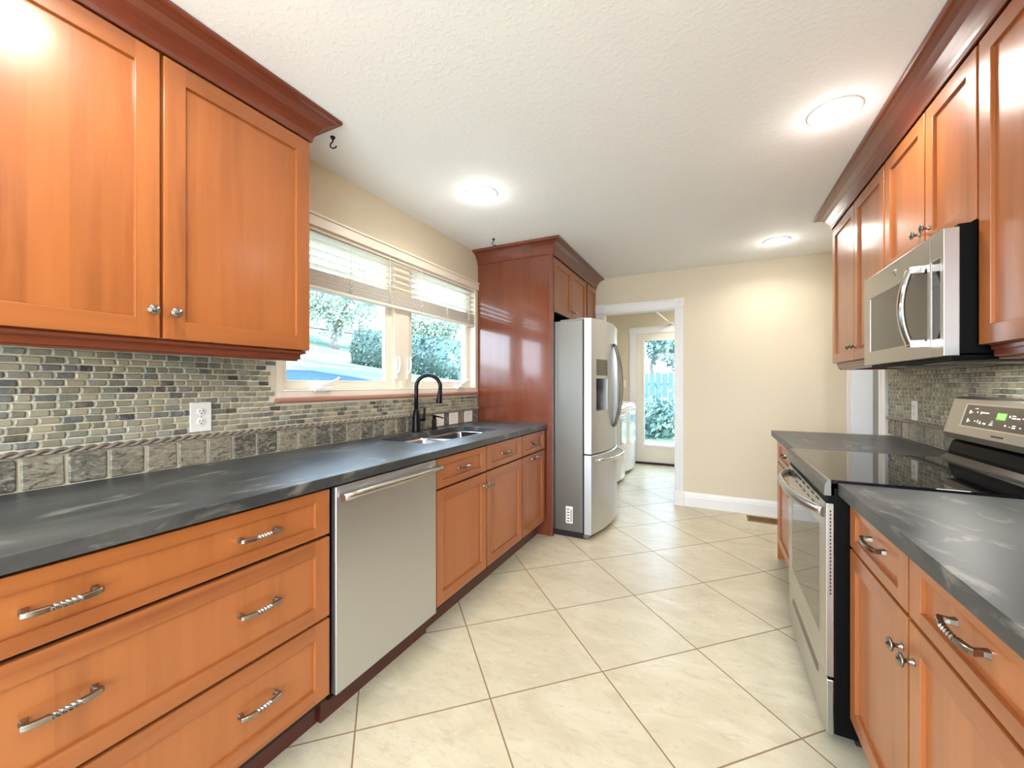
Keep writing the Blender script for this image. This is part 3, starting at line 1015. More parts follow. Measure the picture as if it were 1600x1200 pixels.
# ================================================================== DISHWASHER
t = thing('dishwasher', 'stainless steel dishwasher under the left counter', 'dishwasher', (-1.5, 1.31, 0))
DX = -1.226
MB().box(xb, DX - .03, 1.008, 1.617, .10, .882).build('tub', M['black'], t)
MB().box(DX - .03, DX, 1.018, 1.611, .118, .880).build('door', M['steel'], t, .005, 3)
m = MB()
hz = .843
m.tube([(DX + .032, 1.022, hz), (DX + .034, 1.10, hz), (DX + .036, 1.31, hz), (DX + .034, 1.52, hz), (DX + .032, 1.607, hz)], .0145, 14,
       section=[(1.0 * math.cos(2 * PI * i / 14), 1.0 * math.sin(2 * PI * i / 14)) for i in range(14)])
for yy in (1.04, 1.589):
    m.tube([(DX - .001, yy, hz), (DX + .034, yy, hz)], .010, 10)
m.build('handle', M['steel_h'], t)
MB().box(DX - .11, DX - .07, 1.008, 1.617, 0, .10).build('kick_plate', M['wood_dark'], t)

# ================================================================== REFRIGERATOR
def fridge():
    t = thing('refrigerator', 'stainless steel french door refrigerator with bottom freezer and ice dispenser', 'refrigerator', (-1.4, 3.61, 0))
    Y0, Y1, XB = 3.155, 4.068, -.94
    MB().box(XW + .06, XB, Y0, Y1, .045, 1.775).build('body', M['steel_side'], t, .006)
    MB().box(XB - .20, XB - .02, Y0 + .02, Y1 - .02, 1.775, 1.79).box(XB - .06, XB + .03, Y0 + .03, Y0 + .08, 1.775, 1.80).box(XB - .06, XB + .03, Y1 - .08, Y1 - .03, 1.775, 1.80).build('hinge_cover', M['steel_side'], t, .003)
    MB().box(XW + .1, XB + .02, Y0 + .005, Y1 - .005, .0, .045).build('base_grille', M['rubber'], t)
    MB().box(XB + .004, XB + .052, Y0 + .002, Y0 + .05, .006, .034).build('foot_cover', M['steel_side'], t, .004)
    XC, BU = -.870, .078
    def front(y):
        s = (y - (Y0 + Y1) / 2) / ((Y1 - Y0) / 2)
        return XC + BU * (1 - s * s)
    def curved(ya, yb, za, zb, n=14, holes=None):
        m = MB()
        ys = [ya + (yb - ya) * k / n for k in range(n + 1)]
        def ring(z, ins=0.0):
            return [(XB + .012, ya, z)] + [(front(y) - ins, y, z) for y in ys] + [(XB + .012, yb, z)]
        m.loft([ring(za, .006), ring(za + .006), ring(zb - .010), ring(zb, .008)], smooth=False)
        return m
    ym = (Y0 + Y1) / 2
    # left door with a real dispenser recess: pieces around the niche
    ny0, ny1, nz0, nz1 = 3.225, 3.425, 1.035, 1.30
    m = MB()
    def piece(ya, yb, za, zb):
        k = max(2, int((yb - ya) / .03))
        ys = [ya + (yb - ya) * q / k for q in range(k + 1)]
        ring = lambda z: [(XB + .012, ya, z)] + [(front(y), y, z) for y in ys] + [(XB + .012, yb, z)]
        m.loft([ring(za), ring(zb)], smooth=False)
    piece(Y0, ny0, .69, 1.785); piece(ny1, ym - .003, .69, 1.785); piece(ny0, ny1, .69, nz0); piece(ny0, ny1, nz1, 1.785)
    ld = m.build('door', M['steel'], t)
    curved(ym + .003, Y1, .69, 1.785).build('door', M['steel'], t)
    # dispenser
    m = MB()
    xn = XB + .02
    m.box(xn - .004, xn, ny0, ny1, nz0, nz1)
    for a, b in ((ny0, ny0 + .004), (ny1 - .004, ny1)):
        m.box(xn, front(a) - .002, a, b, nz0, nz1)
    m.box(xn, front(ny0) - .001, ny0, ny1, nz0, nz0 + .008)
    m.build('dispenser_niche', M['steel_side'], ld)
    MB().box(front(3.325) - .05, front(3.325) - .014, 3.29, 3.36, 1.20, 1.30).build('dispenser_nozzle', M['slot'], ld, .004)
    MB().box(xn + .004, front(ny0) - .006, 3.30, 3.35, nz1 - .008, nz1 - .001).build('dispenser_light', M['blue_led'], ld)
    m = MB()
    ys = [ny0 + (ny1 - ny0) * q / 6 for q in range(7)]
    m.loft([[(front(y) + .0015, y, 1.325) for y in ys] + [(front(y) - .004, y, 1.325) for y in reversed(ys)],
            [(front(y) + .0015, y, 1.458) for y in ys] + [(front(y) - .004, y, 1.458) for y in reversed(ys)]], smooth=False)
    m.build('control_panel', M['steel_side'], ld)
    for k in range(3):
        for yy in (3.25, 3.40):
            zz = 1.352 + .034 * k
            box('control_button', M['slot'], ld, front(yy) + .001, front(yy) + .003, yy - .006, yy + .006, zz - .004, zz + .004)
    curved(Y0, Y1, .04, .678, 20).build('freezer_drawer', M['steel'], t)
    MB().box(XB, XB + .012, Y0 + .004, Y1 - .004, .05, 1.78).build('gasket', M['rubber'], t)
    # bowed door handles
    for yy, sgn in ((ym - .022, -1), (ym + .026, 1)):
        path = []
        for k in range(25):
            s = -1 + 2 * k / 24
            path.append((front(yy) + .006 + .058 * (1 - s * s) ** .8, yy + sgn * .036 * (1 - s * s), 1.245 + s * .365))
        m = MB().tube(path, .011, 12, section=[(1.25 * math.cos(2 * PI * i / 12), .8 * math.sin(2 * PI * i / 12)) for i in range(12)], up=(0, 1, 0))
        m.build('handle', M['steel_side'], t)
    path = []
    for k in range(25):
        s = -1 + 2 * k / 24
        y = ym + .0 + s * .37
        path.append((front(y) + .004 + .062 * (1 - s ** 4), y, .632))
    MB().tube(path, .0125, 12).build('freezer_handle', M['chrome'], t)
    # paper label on the side
    l = MB().box(-1.083, -1.024, Y0 - .0012, Y0 - .0002, .112, .250).build('energy_label', M['plastic'], t)
    m = MB()
    for k in range(5):
        m.box(-1.073, -1.052, Y0 - .002, Y0 - .001, .125 + k * .024, .133 + k * .024)
    m.box(-1.041, -1.035, Y0 - .002, Y0 - .001, .122, .228)
    m.build('label_print', M['slot'], l)
fridge()

# ================================================================== MICROWAVE
def microwave():
    Y0, Y1, XF, Z0, Z1 = 1.776, 2.532, .664, 1.345, 1.757
    t = thing('microwave', 'stainless over-the-range microwave with arched handles and dark glass', 'microwave', (.87, 2.15, Z0))
    MB().box(.70, XR - .012, Y0 + .004, Y1 - .004, Z0 + .006, Z1 + .01).build('case', M['black'], t, .003)
    MB().box(.69, XR - .012, Y0 + .01, Y1 - .01, Z0 - .012, Z0 + .004).build('underside', M['black'], t, .003)
    for ya in (Y0 + .10, Y1 - .30):
        box('grease_filter', M['steel_side'], t, .72, .98, ya, ya + .20, Z0 - .018, Z0 - .012, .002)
    lm = bpy.data.lights.new('cooktop_lamp', 'AREA')
    lm.shape = 'RECTANGLE'; lm.size = .10; lm.size_y = .40; lm.energy = 1.3; lm.color = (1.0, .97, .9)
    lo = bpy.data.objects.new('cooktop_lamp', lm); COL.objects.link(lo); lo.parent = t
    lo.location = (-.01, .004, -.020)
    ys = 1.864                                                    # door / control split
    wz0, wz1 = 1.405, 1.655
    m = MB().ring_x(XF, .702, ys + .002, Y1, Z0, Z1, .020, .082, wz0 - Z0, Z1 - wz1)
    d = m.build('door', M['steel_h'], t, .002)
    MB().box(XF + .003, .69, ys + .02, 2.452, wz0 - .002, wz1 + .002).build('door_inset', M['ovenglass'], d)
    m = MB()
    m.ring_x(XF, .702, Y0, ys - .002, Z0, Z1, .022, .004, wz0 - Z0, Z1 - wz1 - .012)
    c = m.build('control_column', M['steel_h'], t, .004, )
    MB().box(XF + .002, .69, Y0 + .021, ys - .001, wz0 - .002, wz1 + .013).build('control_panel', M['ovenglass'], c)
    # pair of arched handle arms
    for yy, name in ((1.915, 'handle'), ):
        path = []
        for k in range(29):
            s = -1 + 2 * k / 28
            path.append((XF - .034 - .026 * (1 - s * s), yy, 1.527 + s * .138))
        m = MB().tube(path, .013, 12, section=[(1.5 * math.cos(2 * PI * i / 12), .75 * math.sin(2 * PI * i / 12)) for i in range(12)], up=(0, 1, 0))
        for zz in (1.397, 1.657):
            m.box(XF - .040, XF - .0005, yy - .019, yy + .019, zz - .012, zz + .012)
        m.build(name, M['chrome'], d)
    m = MB().lathe([(.014, 0), (.014, .0015), (.0115, .0025), (.0105, .0012), (.003, .0012), (0, .002)], (XF, 2.16, 1.708), (-1, 0, 0), 24)
    m.build('round_emblem', M['chrome'], d)
microwave()

# ================================================================== RANGE
def cook_range():
    Y0, Y1, XF = 1.748, 2.510, .354
    t = thing('range', 'stainless freestanding electric range with black glass cooktop', 'range', (.7, 2.13, 0))
    MB().box(XF + .024, XR - .022, Y0 + .001, Y1 - .001, .035, CTR - .022).build('body', M['black'], t, .004)
    MB().box(XF + .09, XR - .05, Y0 + .03, Y1 - .03, 0, .04).build('base', M['rubber'], t)
    # cooktop
    m = MB().box(XF + .012, .955, Y0 - .006, Y1 + .006, CTR - .006, CTR + .008)
    ct = m.build('cooktop', M['ceran'], t, .003)
    prof = [(XF - .006, CTR - .048), (XF - .004, CTR - .012), (XF + .004, CTR + .004), (XF + .014, CTR + .0075), (XF + .014, CTR - .048)]
    prism_y(prof, Y0 - .004, Y1 + .004).build('front_trim', M['steel_side'], t)
    # vent strip behind handle
    MB().box(XF + .006, XF + .03, Y0 + .002, Y1 - .002, CTR - .075, CTR - .048).build('vent_gap', M['black'], t)
    # oven door with window and slots
    m = MB()
    dz0, dz1 = .232, .838
    wy0, wy1, wz0, wz1 = Y0 + .095, Y1 - .085, .335, .735
    m.ring_x(XF, XF + .024, Y0, Y1, dz0, dz1, wy0 - Y0, Y1 - wy1, wz0 - dz0, dz1 - wz1)
    d = m.build('oven_door', M['steel_h'], t, .003)
    MB().box(XF + .002, XF + .02, wy0 - .002, wy1 + .002, wz0 - .002, wz1 + .002).build('oven_window', M['ovenglass'], d)
    for k in range(7):
        y = Y0 + .10 + k * .085
        box('vent_slot', M['slot'], d, XF - .0008, XF + .001, y, y + .05, .822, .829)
    for k in range(5):
        y = Y0 + .18 + k * .085
        box('vent_slot', M['slot'], d, XF - .0008, XF + .001, y, y + .045, .792, .798)
    m = MB()
    for k in range(24):                                            # perforations down the near edge
        z = .52 + k * .0125
        m.box(XF + .011, XF + .015, Y0 - .0008, Y0 + .001, z, z + .007)
    m.build('perforated_strip', M['slot'], d)
    path = []
    for k in range(31):
        s = -1 + 2 * k / 30
        path.append((XF - .002 - .068 * (1 - abs(s) ** 3), (Y0 + Y1) / 2 + s * .355, .800 + .006 * (1 - s * s)))
    m = MB().tube(path, .0155, 14, section=[(1.25 * math.cos(2 * PI * i / 14), .8 * math.sin(2 * PI * i / 14)) for i in range(14)], up=(0, 0, 1))
    m.build('door_handle', M['steel_h'], d)
    # storage drawer with recessed grip
    m = MB().box(XF + .002, XF + .024, Y0 + .001, Y1 - .001, .028, .222)
    dr = m.build('storage_drawer', M['steel_h'], t, .004)
    prism_y([(XF - .004, .178), (XF + .003, .205), (XF + .003, .170)], Y0 + .12, Y1 - .12).build('grip', M['steel_side'], dr)
    # backguard
    bx = .962
    prof = [(.955, CTR + .008), (.952, CTR + .045), (.965, CTR + .085), (.985, CTR + .100), (.985, CTR + .130), (XR - .022, CTR + .130), (XR - .022, CTR + .008)]
    prism_y(prof, Y0 + .004, Y1 - .004).build('backguard_base', M['black'], t)
    prism_y([(.930, CTR + .006), (.930, CTR + .014), (.952, CTR + .030), (.958, CTR + .012)], Y0, Y1).build('backguard_lip', M['steel_side'], t)
    P0, P1 = Vector((.936, 0, CTR + .128)), Vector((.974, 0, CTR + .278))
    prof = [(.948, CTR + .102), (P0.x, P0.z), (P1.x, P1.z), (.990, CTR + .286), (XR - .022, CTR + .286), (XR - .022, CTR + .112), (.985, CTR + .096)]
    bg = prism_y(prof, Y0 + .002, Y1 - .002).build('control_console', M['steel_h'], t, .003)
    tt = (P1 - P0)
    nn = Vector((-tt.z, 0, tt.x)).normalized()
    def on(y, u, lift):                                            # point on the sloping console
        p = P0 + tt * u + nn * lift
        return (p.x, y, p.z)
    def plate(m, ya, yb, ua, ub, lift):
        vs = [on(ya, ua, lift), on(yb, ua, lift), on(yb, ub, lift), on(ya, ub, lift), on(ya, ua, -.001), on(yb, ua, -.001), on(yb, ub, -.001), on(ya, ub, -.001)]
        m.add(vs, [(0, 1, 2, 3), (4, 5, 6, 7), (0, 1, 5, 4), (1, 2, 6, 5), (2, 3, 7, 6), (3, 0, 4, 7)])
        return m
    m = MB()
    plate(m, 2.395, 1.86, .22, .26, .0016); plate(m, 2.395, 1.86, .84, .87, .0016); plate(m, 2.395, 2.385, .24, .86, .0016); plate(m, 1.87, 1.86, .24, .86, .0016)
    m.build('display_bezel', M['chrome'], bg)
    dp = plate(MB(), 2.386, 1.869, .255, .845, .0012).build('display_panel', M['panel_dark'], t)
    plate(MB(), 2.170, 2.115, .52, .69, .0016).build('clock_window', M['green_lcd'], dp)
    seg = MB()
    def bar(y0_, y1_, u0, u1): plate(seg, y0_, y1_, u0, u1, .0021)
    def digit(y, s):
        w, a, b, c = .009, .55, .605, .66
        q = .0018
        if 'a' in s: bar(y, y - w, c - .012, c)
        if 'g' in s: bar(y, y - w, b - .006, b + .006)
        if 'd' in s: bar(y, y - w, a, a + .012)
        if 'f' in s: bar(y, y - q, b, c)
        if 'e' in s: bar(y, y - q, a, b)
        if 'b' in s: bar(y - w + q, y - w, b, c)
        if 'c' in s: bar(y - w + q, y - w, a, b)
    digit(2.162, 'bcfg'); digit(2.146, 'abcdef'); digit(2.132, 'abged')
    seg.build('clock_digits', M['green_led'], dp)
    rng = random.Random(5)
    for y0_, u0, w, hgt in ((2.352, .60, .012, .09), (2.352, .36, .012, .10), (2.335, .63, .007, .02), (2.335, .39, .007, .02), (2.30, .64, .008, .03), (2.30, .40, .008, .03),
                            (2.275, .61, .007, .07), (2.262, .64, .016, .03), (2.242, .64, .020, .03), (2.28, .38, .005, .08), (2.266, .36, .014, .03), (2.266, .41, .010, .02),
                            (2.240, .36, .018, .04), (2.200, .36, .022, .025), (2.196, .41, .016, .015), (2.192, .46, .010, .012), (2.100, .60, .007, .05), (2.085, .58, .022, .03),
                            (2.085, .64, .020, .02), (2.058, .58, .018, .03), (2.11, .38, .009, .04), (2.085, .38, .008, .015), (2.068, .36, .018, .03), (2.068, .41, .018, .02),
                            (2.03, .38, .01, .02), (2.03, .60, .012, .02), (2.00, .60, .02, .03), (2.00, .40, .02, .03), (1.96, .60, .02, .03), (1.96, .40, .02, .03),
                            (1.92, .60, .016, .05), (1.92, .40, .016, .05), (2.32, .74, .022, .015)):
        plate(MB(), y0_, y0_ - w, u0, u0 + hgt, .0017).build('printed_mark', M['white_led'], dp)
    plate(MB(), 2.165, 2.095, .08, .12, .0010).build('name_strip', M['slot'], bg)
cook_range()

# ================================================================== CEILING LAMPS and HOOKS
def can(loc, label):
    t = thing('recessed_light', label, 'ceiling light', loc, 'recessed ceiling lights')
    x, y, z = loc
    MB().lathe([(.098, 0), (.100, -.003), (.094, -.007), (.086, -.006), (.080, -.001), (.080, 0)], (x, y, z), (0, 0, 1), 40).build('trim_ring', M['white'], t)
    MB().lathe([(.082, -.0005), (.080, -.0035), (.05, -.0055), (0, -.006)], (x, y, z), (0, 0, 1), 40).build('lens', M['lens'], t)
    ld = bpy.data.lights.new('lamp', 'AREA')                       # the beam thrown down
    ld.shape = 'DISK'; ld.size = .16; ld.energy = CAN_W; ld.color = CAN_COL; ld.spread = math.radians(150)
    lo = bpy.data.objects.new('lamp', ld)
    COL.objects.link(lo); lo.parent = t; lo.location = (0, 0, -.012)
    lg = bpy.data.lights.new('lamp_glow', 'POINT')                  # sideways glow of the domed lens
    lg.shadow_soft_size = .06; lg.energy = CAN_W * .22; lg.color = CAN_COL
    lo = bpy.data.objects.new('lamp_glow', lg)
    COL.objects.link(lo); lo.parent = t; lo.location = (0, 0, -.10)
    return t
c0 = can((.473, 2.187, CZ), 'glowing round recessed ceiling light near the microwave, largest in view')
dup(c0, (-1.283, 2.142, CZ), 'glowing round recessed ceiling light above the sink counter')
dup(c0, (.473, 3.944, CZ), 'glowing round recessed ceiling light nearest the end wall')
dup(c0, (-1.18, .42, CZ), 'recessed ceiling light in front of the left upper cabinet')
dup(c0, (.45, .52, CZ), 'recessed ceiling light in front of the near right upper cabinets')
dup(c0, (-.40, -1.1, CZ), 'recessed ceiling light behind the viewer')
dup(c0, (1.75, 4.0, CZ), 'added unseen recessed ceiling light in the side room past the right opening')  # added out of view to brighten the dark side room
dup(c0, (-.62, 5.2, CZ), 'recessed ceiling light inside the laundry room near the kitchen doorway')
dup(c0, (-.2, 6.1, CZ), 'added unseen recessed ceiling light inside the laundry room near the back door')  # hidden second lamp, added to brighten the laundry

def hook(x, y, label, rot):
    t = thing('ceiling_hook', label, 'hook', (x, y, CZ), 'ceiling hooks')
    m = MB().lathe([(.012, 0), (.012, -.003), (.005, -.012), (.004, -.016), (0, -.016)], (x, y, CZ), (0, 0, 1), 14)
    c, s = math.cos(rot), math.sin(rot)
    path = [(0, -.012), (0, -.022), (-.010, -.032), (-.013, -.042), (-.008, -.052), (.004, -.055), (.014, -.050), (.018, -.044)]
    m.tube([(x + a * c, y + a * s, CZ + b) for a, b in path], .0032, 8)
    m.build('hook', M['bronze'], t)
hook(-1.63, 1.335, 'small black hook in the ceiling beside the left cabinet crown', math.radians(26))
hook(-1.60, 2.86, 'small black hook in the ceiling beside the refrigerator cabinet crown', math.radians(60))

# floor register
t = thing('floor_vent', 'brown metal floor register in the tile by the end wall', 'vent', (.45, 4.34, 0))
m = MB()
m.box(.285, .615, 4.252, 4.268, 0, .006).box(.285, .615, 4.412, 4.428, 0, .006).box(.285, .301, 4.252, 4.428, 0, .006).box(.599, .615, 4.252, 4.428, 0, .006)
m.build('frame', M['brass'], t, .002)
MB().box(.30, .60, 4.266, 4.414, 0, .0015).build('duct', M['slot'], t)
m = MB()
for k in range(6):
    m.box(.30, .60, 4.276 + k * .024, 4.283 + k * .024, .001, .005)
m.build('louvres', M['brass'], t)

# ================================================================== LAUNDRY
def back_door():
    m = MB()
    x0, x1 = -1.075, -.235
    gx0, gx1, gz0, gz1 = -.962, -.345, .30, 1.935
    y0, y1 = YL - .02, YL + .025
    m.box(x0, gx0, y0, y1, .03, 2.045).box(gx1, x1, y0, y1, .03, 2.045).box(gx0, gx1, y0, y1, .03, gz0).box(gx0, gx1, y0, y1, gz1, 2.045)
    d = struct(m.build('door_1', M['cream'], None, .003))
    m = MB()
    w = .026
    m.box(gx0 - w, gx0 + .006, y0 - .012, y0, gz0 - w, gz1 + w).box(gx1 - .006, gx1 + w, y0 - .012, y0, gz0 - w, gz1 + w)
    m.box(gx0, gx1, y0 - .012, y0, gz0 - w, gz0 + .006).box(gx0, gx1, y0 - .012, y0, gz1 - .006, gz1 + w)
    m.build('glazing_bead', M['white'], d, .003)
    MB().box(gx0, gx1, YL - .004, YL + .004, gz0, gz1).build('door_glass', M['glass'], d)
    MB().box(x0 - .02, x1 + .02, y0 - .03, y1, 0, .03).build('threshold', M['slot'], d)
    m = MB()
    m.lathe([(.028, 0), (.028, .006), (.01, .01), (.01, .03), (.026, .04), (.03, .055), (.02, .068), (0, .07)], (-.29, y0, .98), (0, -1, 0), 18)
    m.build('door_knob', M['pewter'], d)
    m = MB()
    m.box(-1.19, -1.085, YL - .018, YL, 0, 2.05).box(-.22, -.115, YL - .018, YL, 0, 2.05).box(-1.20, -.105, YL - .022, YL, 2.05, 2.15).box(-1.205, -.10, YL - .03, YL, 2.13, 2.15)
    m.box(-1.09, -1.072, YL - .01, YL + .1, 0, 2.06).box(-.238, -.215, YL - .01, YL + .1, 0, 2.06).box(-1.09, -.215, YL - .01, YL + .1, 2.042, 2.06)
    struct(m.build('trim_5', M['white'], None, .003))
back_door()

def machine(y0, y1, name, label):
    t = thing(name, label, name.replace('_', ' '), (-1.4, (y0 + y1) / 2, 0))
    XF = -1.075
    XBk = XW + .07
    MB().box(XBk, XF - .02, y0, y1, .03, .93).build('body', M['whitegood'], t, .012, 3)
    MB().box(XBk + .03, XF - .04, y0 + .02, y1 - .02, 0, .04).build('base', M['rubber'], t)
    def front(y):
        s = (y - (y0 + y1) / 2) / ((y1 - y0) / 2)
        return XF + .05 * (1 - s * s)
    n = 14
    ys = [y0 + (y1 - y0) * k / n for k in range(n + 1)]
    def shell(za, zb, d0, d1, yy):
        m = MB()
        r = lambda z: [(front(y) + d1, y, z) for y in yy] + [(front(y) + d0, y, z) for y in reversed(yy)]
        m.loft([r(za), r(zb)], smooth=False)
        return m
    shell(.05, .93, -.03 - .05, 0, ys).build('front_panel', M['whitegood'], t, .004)
    m = MB()
    r = lambda z, o: [(XBk, y0, z), ] + [(front(y) + o, y, z) for y in ys] + [(XBk, y1, z)]
    m.loft([r(.935, .004), r(.945, .010), r(.965, .004), r(.985, -.03)], smooth=False)
    m.build('top', M['whitegood'], t)
    yy = [y0 + .09 + (y1 - y0 - .18) * k / 10 for k in range(11)]
    d = shell(.43, .86, 0, .012, yy).build('door', M['whitegood'], t, .004)
    yw = [y0 + .14 + (y1 - y0 - .28) * k / 10 for k in range(11)]
    shell(.50, .82, .012, .016, yw).build('door_inset', M['chrome'], d)  # mirror plate added for the back door's light reflected in the front
    m = MB().lathe([(.032, 0), (.032, .012), (.026, .018), (0, .018)], (XBk + .25, (y0 + y1) / 2, .985), (0, 0, 1), 18)
    shell(.872, .928, 0, .006, ys[2:-2]).build('control_strip', M['plastic'], t)
    for k in range(4):
        y = y0 + .2 + k * .09
        MB().lathe([(.012, 0), (.012, .01), (0, .012)], (front(y) + .006, y, .90), (1, 0, 0), 12).build('control_dial', M['chrome'], t)
machine(4.90, 5.585, 'washing_machine', 'white front-loading machine nearest the kitchen in the laundry room')
machine(5.62, 6.305, 'clothes_dryer', 'white front-loading machine nearest the glass back door')
m = MB().tube([(-.565, YL - .006, 2.172), (-.70, 5.80, 2.248), (-.82, 5.08, 2.317)], .012, 10)
m.lathe([(.028, 0), (.028, .008), (.016, .014), (0, .014)], (-.56, YL - .001, 2.173), (0, -1, 0), 14)
tag(m.build('hanging_rod', M['white']), 'thin white hanging rod near the laundry ceiling above the back door', 'rod')

# ================================================================== OUTDOORS
def gz(x, y):
    d = -x
    if d > 0:
        z = .70 + .15 * max(0, min(d, 6.8) - 2.2)
        if d > 6.8: z += .115 * (min(d, 12.6) - 6.8)
        if d > 12.6: z += .235 * (min(d, 33) - 12.6)
        return z
    return .70
def terrain(name, xs, ys, mat, lift=0.0, zf=gz):
    m = MB()
    nx, ny = len(xs), len(ys)
    vs = [(x, y, zf(x, y) + lift) for x in xs for y in ys]
    fs = [(i * ny + j, i * ny + j + 1, (i + 1) * ny + j + 1, (i + 1) * ny + j) for i in range(nx - 1) for j in range(ny - 1)]
    m.add(vs, fs, True)
    o = m.build(name, mat)
    so = o.modifiers.new('solid', 'SOLIDIFY'); so.thickness = .05; so.offset = -1
    return o
xs = [-2.2, -3, -4, -5, -6, -6.8, -8, -10, -12.6, -16, -20, -25, -33, -45, -70]
ys = [-20, -10, -5, 0, 3, 6, 9, 12, 16, 20, 30, 45, 70]
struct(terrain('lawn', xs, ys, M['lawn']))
struct(terrain('driveway', [-3.9, -4.6, -5.6, -6.8, -7.4, -8.0], [-20, -10, -5, 0, 3, 4.2, 6.0], M['asphalt_in_shade'], .03))
struct(terrain('street', [-27, -29, -31], ys, M['road'], .05))

def leaves(m, pts, size, rng, n_per=1):
    for p in pts:
        a = Vector((rng.gauss(0, 1), rng.gauss(0, 1), rng.gauss(0, 1))).normalized()
        b = a.orthogonal().normalized()
        c = a.cross(b)
        s = size * rng.uniform(.6, 1.3)
        v = rng.random()
        m.cur = (v, v, v, 1)
        m.add([p - b * s * .5, p + c * s * .28, p + b * s * .5, p - c * s * .28], [(0, 1, 2, 3)])
def hedge():
    rng = random.Random(2)
    t = thing('hedge', 'long clipped green hedge on the lawn outside the kitchen window', 'hedge', (-9.8, 10.8, 1.6))
    A, B = Vector((-6.6, 9.95)), Vector((-12.9, 11.8))
    d = (B - A); L = d.length; d.normalize(); nr = Vector((-d.y, d.x))
    core = MB()
    rings = []
    for k in range(12):
        u = k / 11
        p = A + d * L * u
        e = max(.35, math.sqrt(max(0, 1 - max(0, abs(u - .5) * 2 - .85) ** 2 / .0225)))
        g = gz(p.x, p.y)
        hh = (1.16 + .22 * u) * e
        rings.append([(p.x + nr.x * q * .55 * e, p.y + nr.y * q * .55 * e, g + z * hh) for q, z in ((-1, 0), (-1.05, .5), (-.8, .92), (0, 1), (.8, .92), (1.05, .5), (1, 0))])
    core.cur = (.2, .2, .2, 1)
    core.loft(rings)
    core.build('core', M['leaf'], t)
    m = MB()
    pts = []
    for k in range(11):
        for j in range(6):
            a, b, c, dd = [Vector(v) for v in (rings[k][j], rings[k][j + 1], rings[k + 1][j + 1], rings[k + 1][j])]
            area = (b - a).length * (dd - a).length
            for _ in range(int(area * 420)):
                u, v = rng.random(), rng.random()
                pts.append((a * (1 - u) + b * u) * (1 - v) + (dd * (1 - u) + c * u) * v + Vector((rng.gauss(0, .04), rng.gauss(0, .04), rng.gauss(0, .04))))
    leaves(m, pts, .10, rng)
    m.build('foliage', M['leaf'], t, recalc=False)['kind'] = 'stuff'
hedge()
def tree(name, label, x, y, h, tr, crown, nl, seed, mat='leaf_t', size=.2, zf=gz, branches=7, group=None, fork=.55):
    rng = random.Random(seed)
    z = zf(x, y) if callable(zf) else zf
    t = thing(name, label, 'tree', (x, y, z), group)
    m = MB()
    path = [(x + .03 * k * rng.uniform(-1, 1), y + .03 * k * rng.uniform(-1, 1), z - .05 + h * fork * k / 5) for k in range(6)]
    m.tube(path, [tr * (1.25 if k == 0 else 1) * (1 - .09 * k) for k in range(6)], 9)
    tips = []
    for b in range(branches):
        a = 2 * PI * b / branches + rng.uniform(-.3, .3)
        s = Vector(path[rng.choice([3, 4, 5])])
        e = s + Vector((math.cos(a) * crown * rng.uniform(.5, .95), math.sin(a) * crown * rng.uniform(.5, .95), h * rng.uniform(.12, .45)))
        mid = (s + e) / 2 + Vector((0, 0, .12 * h * rng.uniform(-.2, 1)))
        m.tube([s, mid, e], [tr * .5, tr * .32, tr * .1], 6)
        tips += [mid, e, (mid + e) / 2]
    m.build('trunk', M['bark'], t)
    f = MB()
    pts = []
    for _ in range(nl):
        c = rng.choice(tips)
        r = crown * .42
        v = Vector((rng.gauss(0, 1), rng.gauss(0, 1), rng.gauss(0, .7))) * r * .55
        pts.append(c + v)
    leaves(f, pts, size, rng)
    f.build('foliage', M[mat], t, recalc=False)['kind'] = 'stuff'
tree('shade_tree', 'spreading pale tree on the lawn seen through the left window pane', -16.6, 13.7, 5.6, .19, 2.9, 6500, 4, size=.17, branches=11, fork=.26)
tree('small_tree', 'small thin tree left of the spreading tree on the lawn', -25.5, 17.2, 3.6, .10, 1.2, 900, 9, size=.16)
tree('bushy_tree', 'bushy tree beyond the hedge through the right window pane', -19.5, 24.5, 4.6, .16, 2.6, 4200, 12, size=.24, fork=.2)
tree('bushy_tree', 'bushy tree right of the hedge top through the right window pane', -12.2, 25.5, 4.4, .16, 2.3, 4200, 13, size=.24, fork=.2)
tree('bushy_tree', 'tall bushy tree behind the far houses', -46.0, 42.0, 9.0, .3, 4.4, 4200, 14, size=.42)
for (x, y, lb) in ((-24.0, 20.2, 'straight bare pole trunk beside the hedge, left of the pair'), (-23.4, 21.6, 'straight bare pole trunk beside the hedge, right of the pair')):
    m = MB().tube([(x, y, gz(x, y) - .1), (x + .03, y, gz(x, y) + 3), (x, y, gz(x, y) + 7.5)], [.20, .17, .14], 10)
    tag(m.build('tree_trunk', M['bark']), lb, 'trunk')
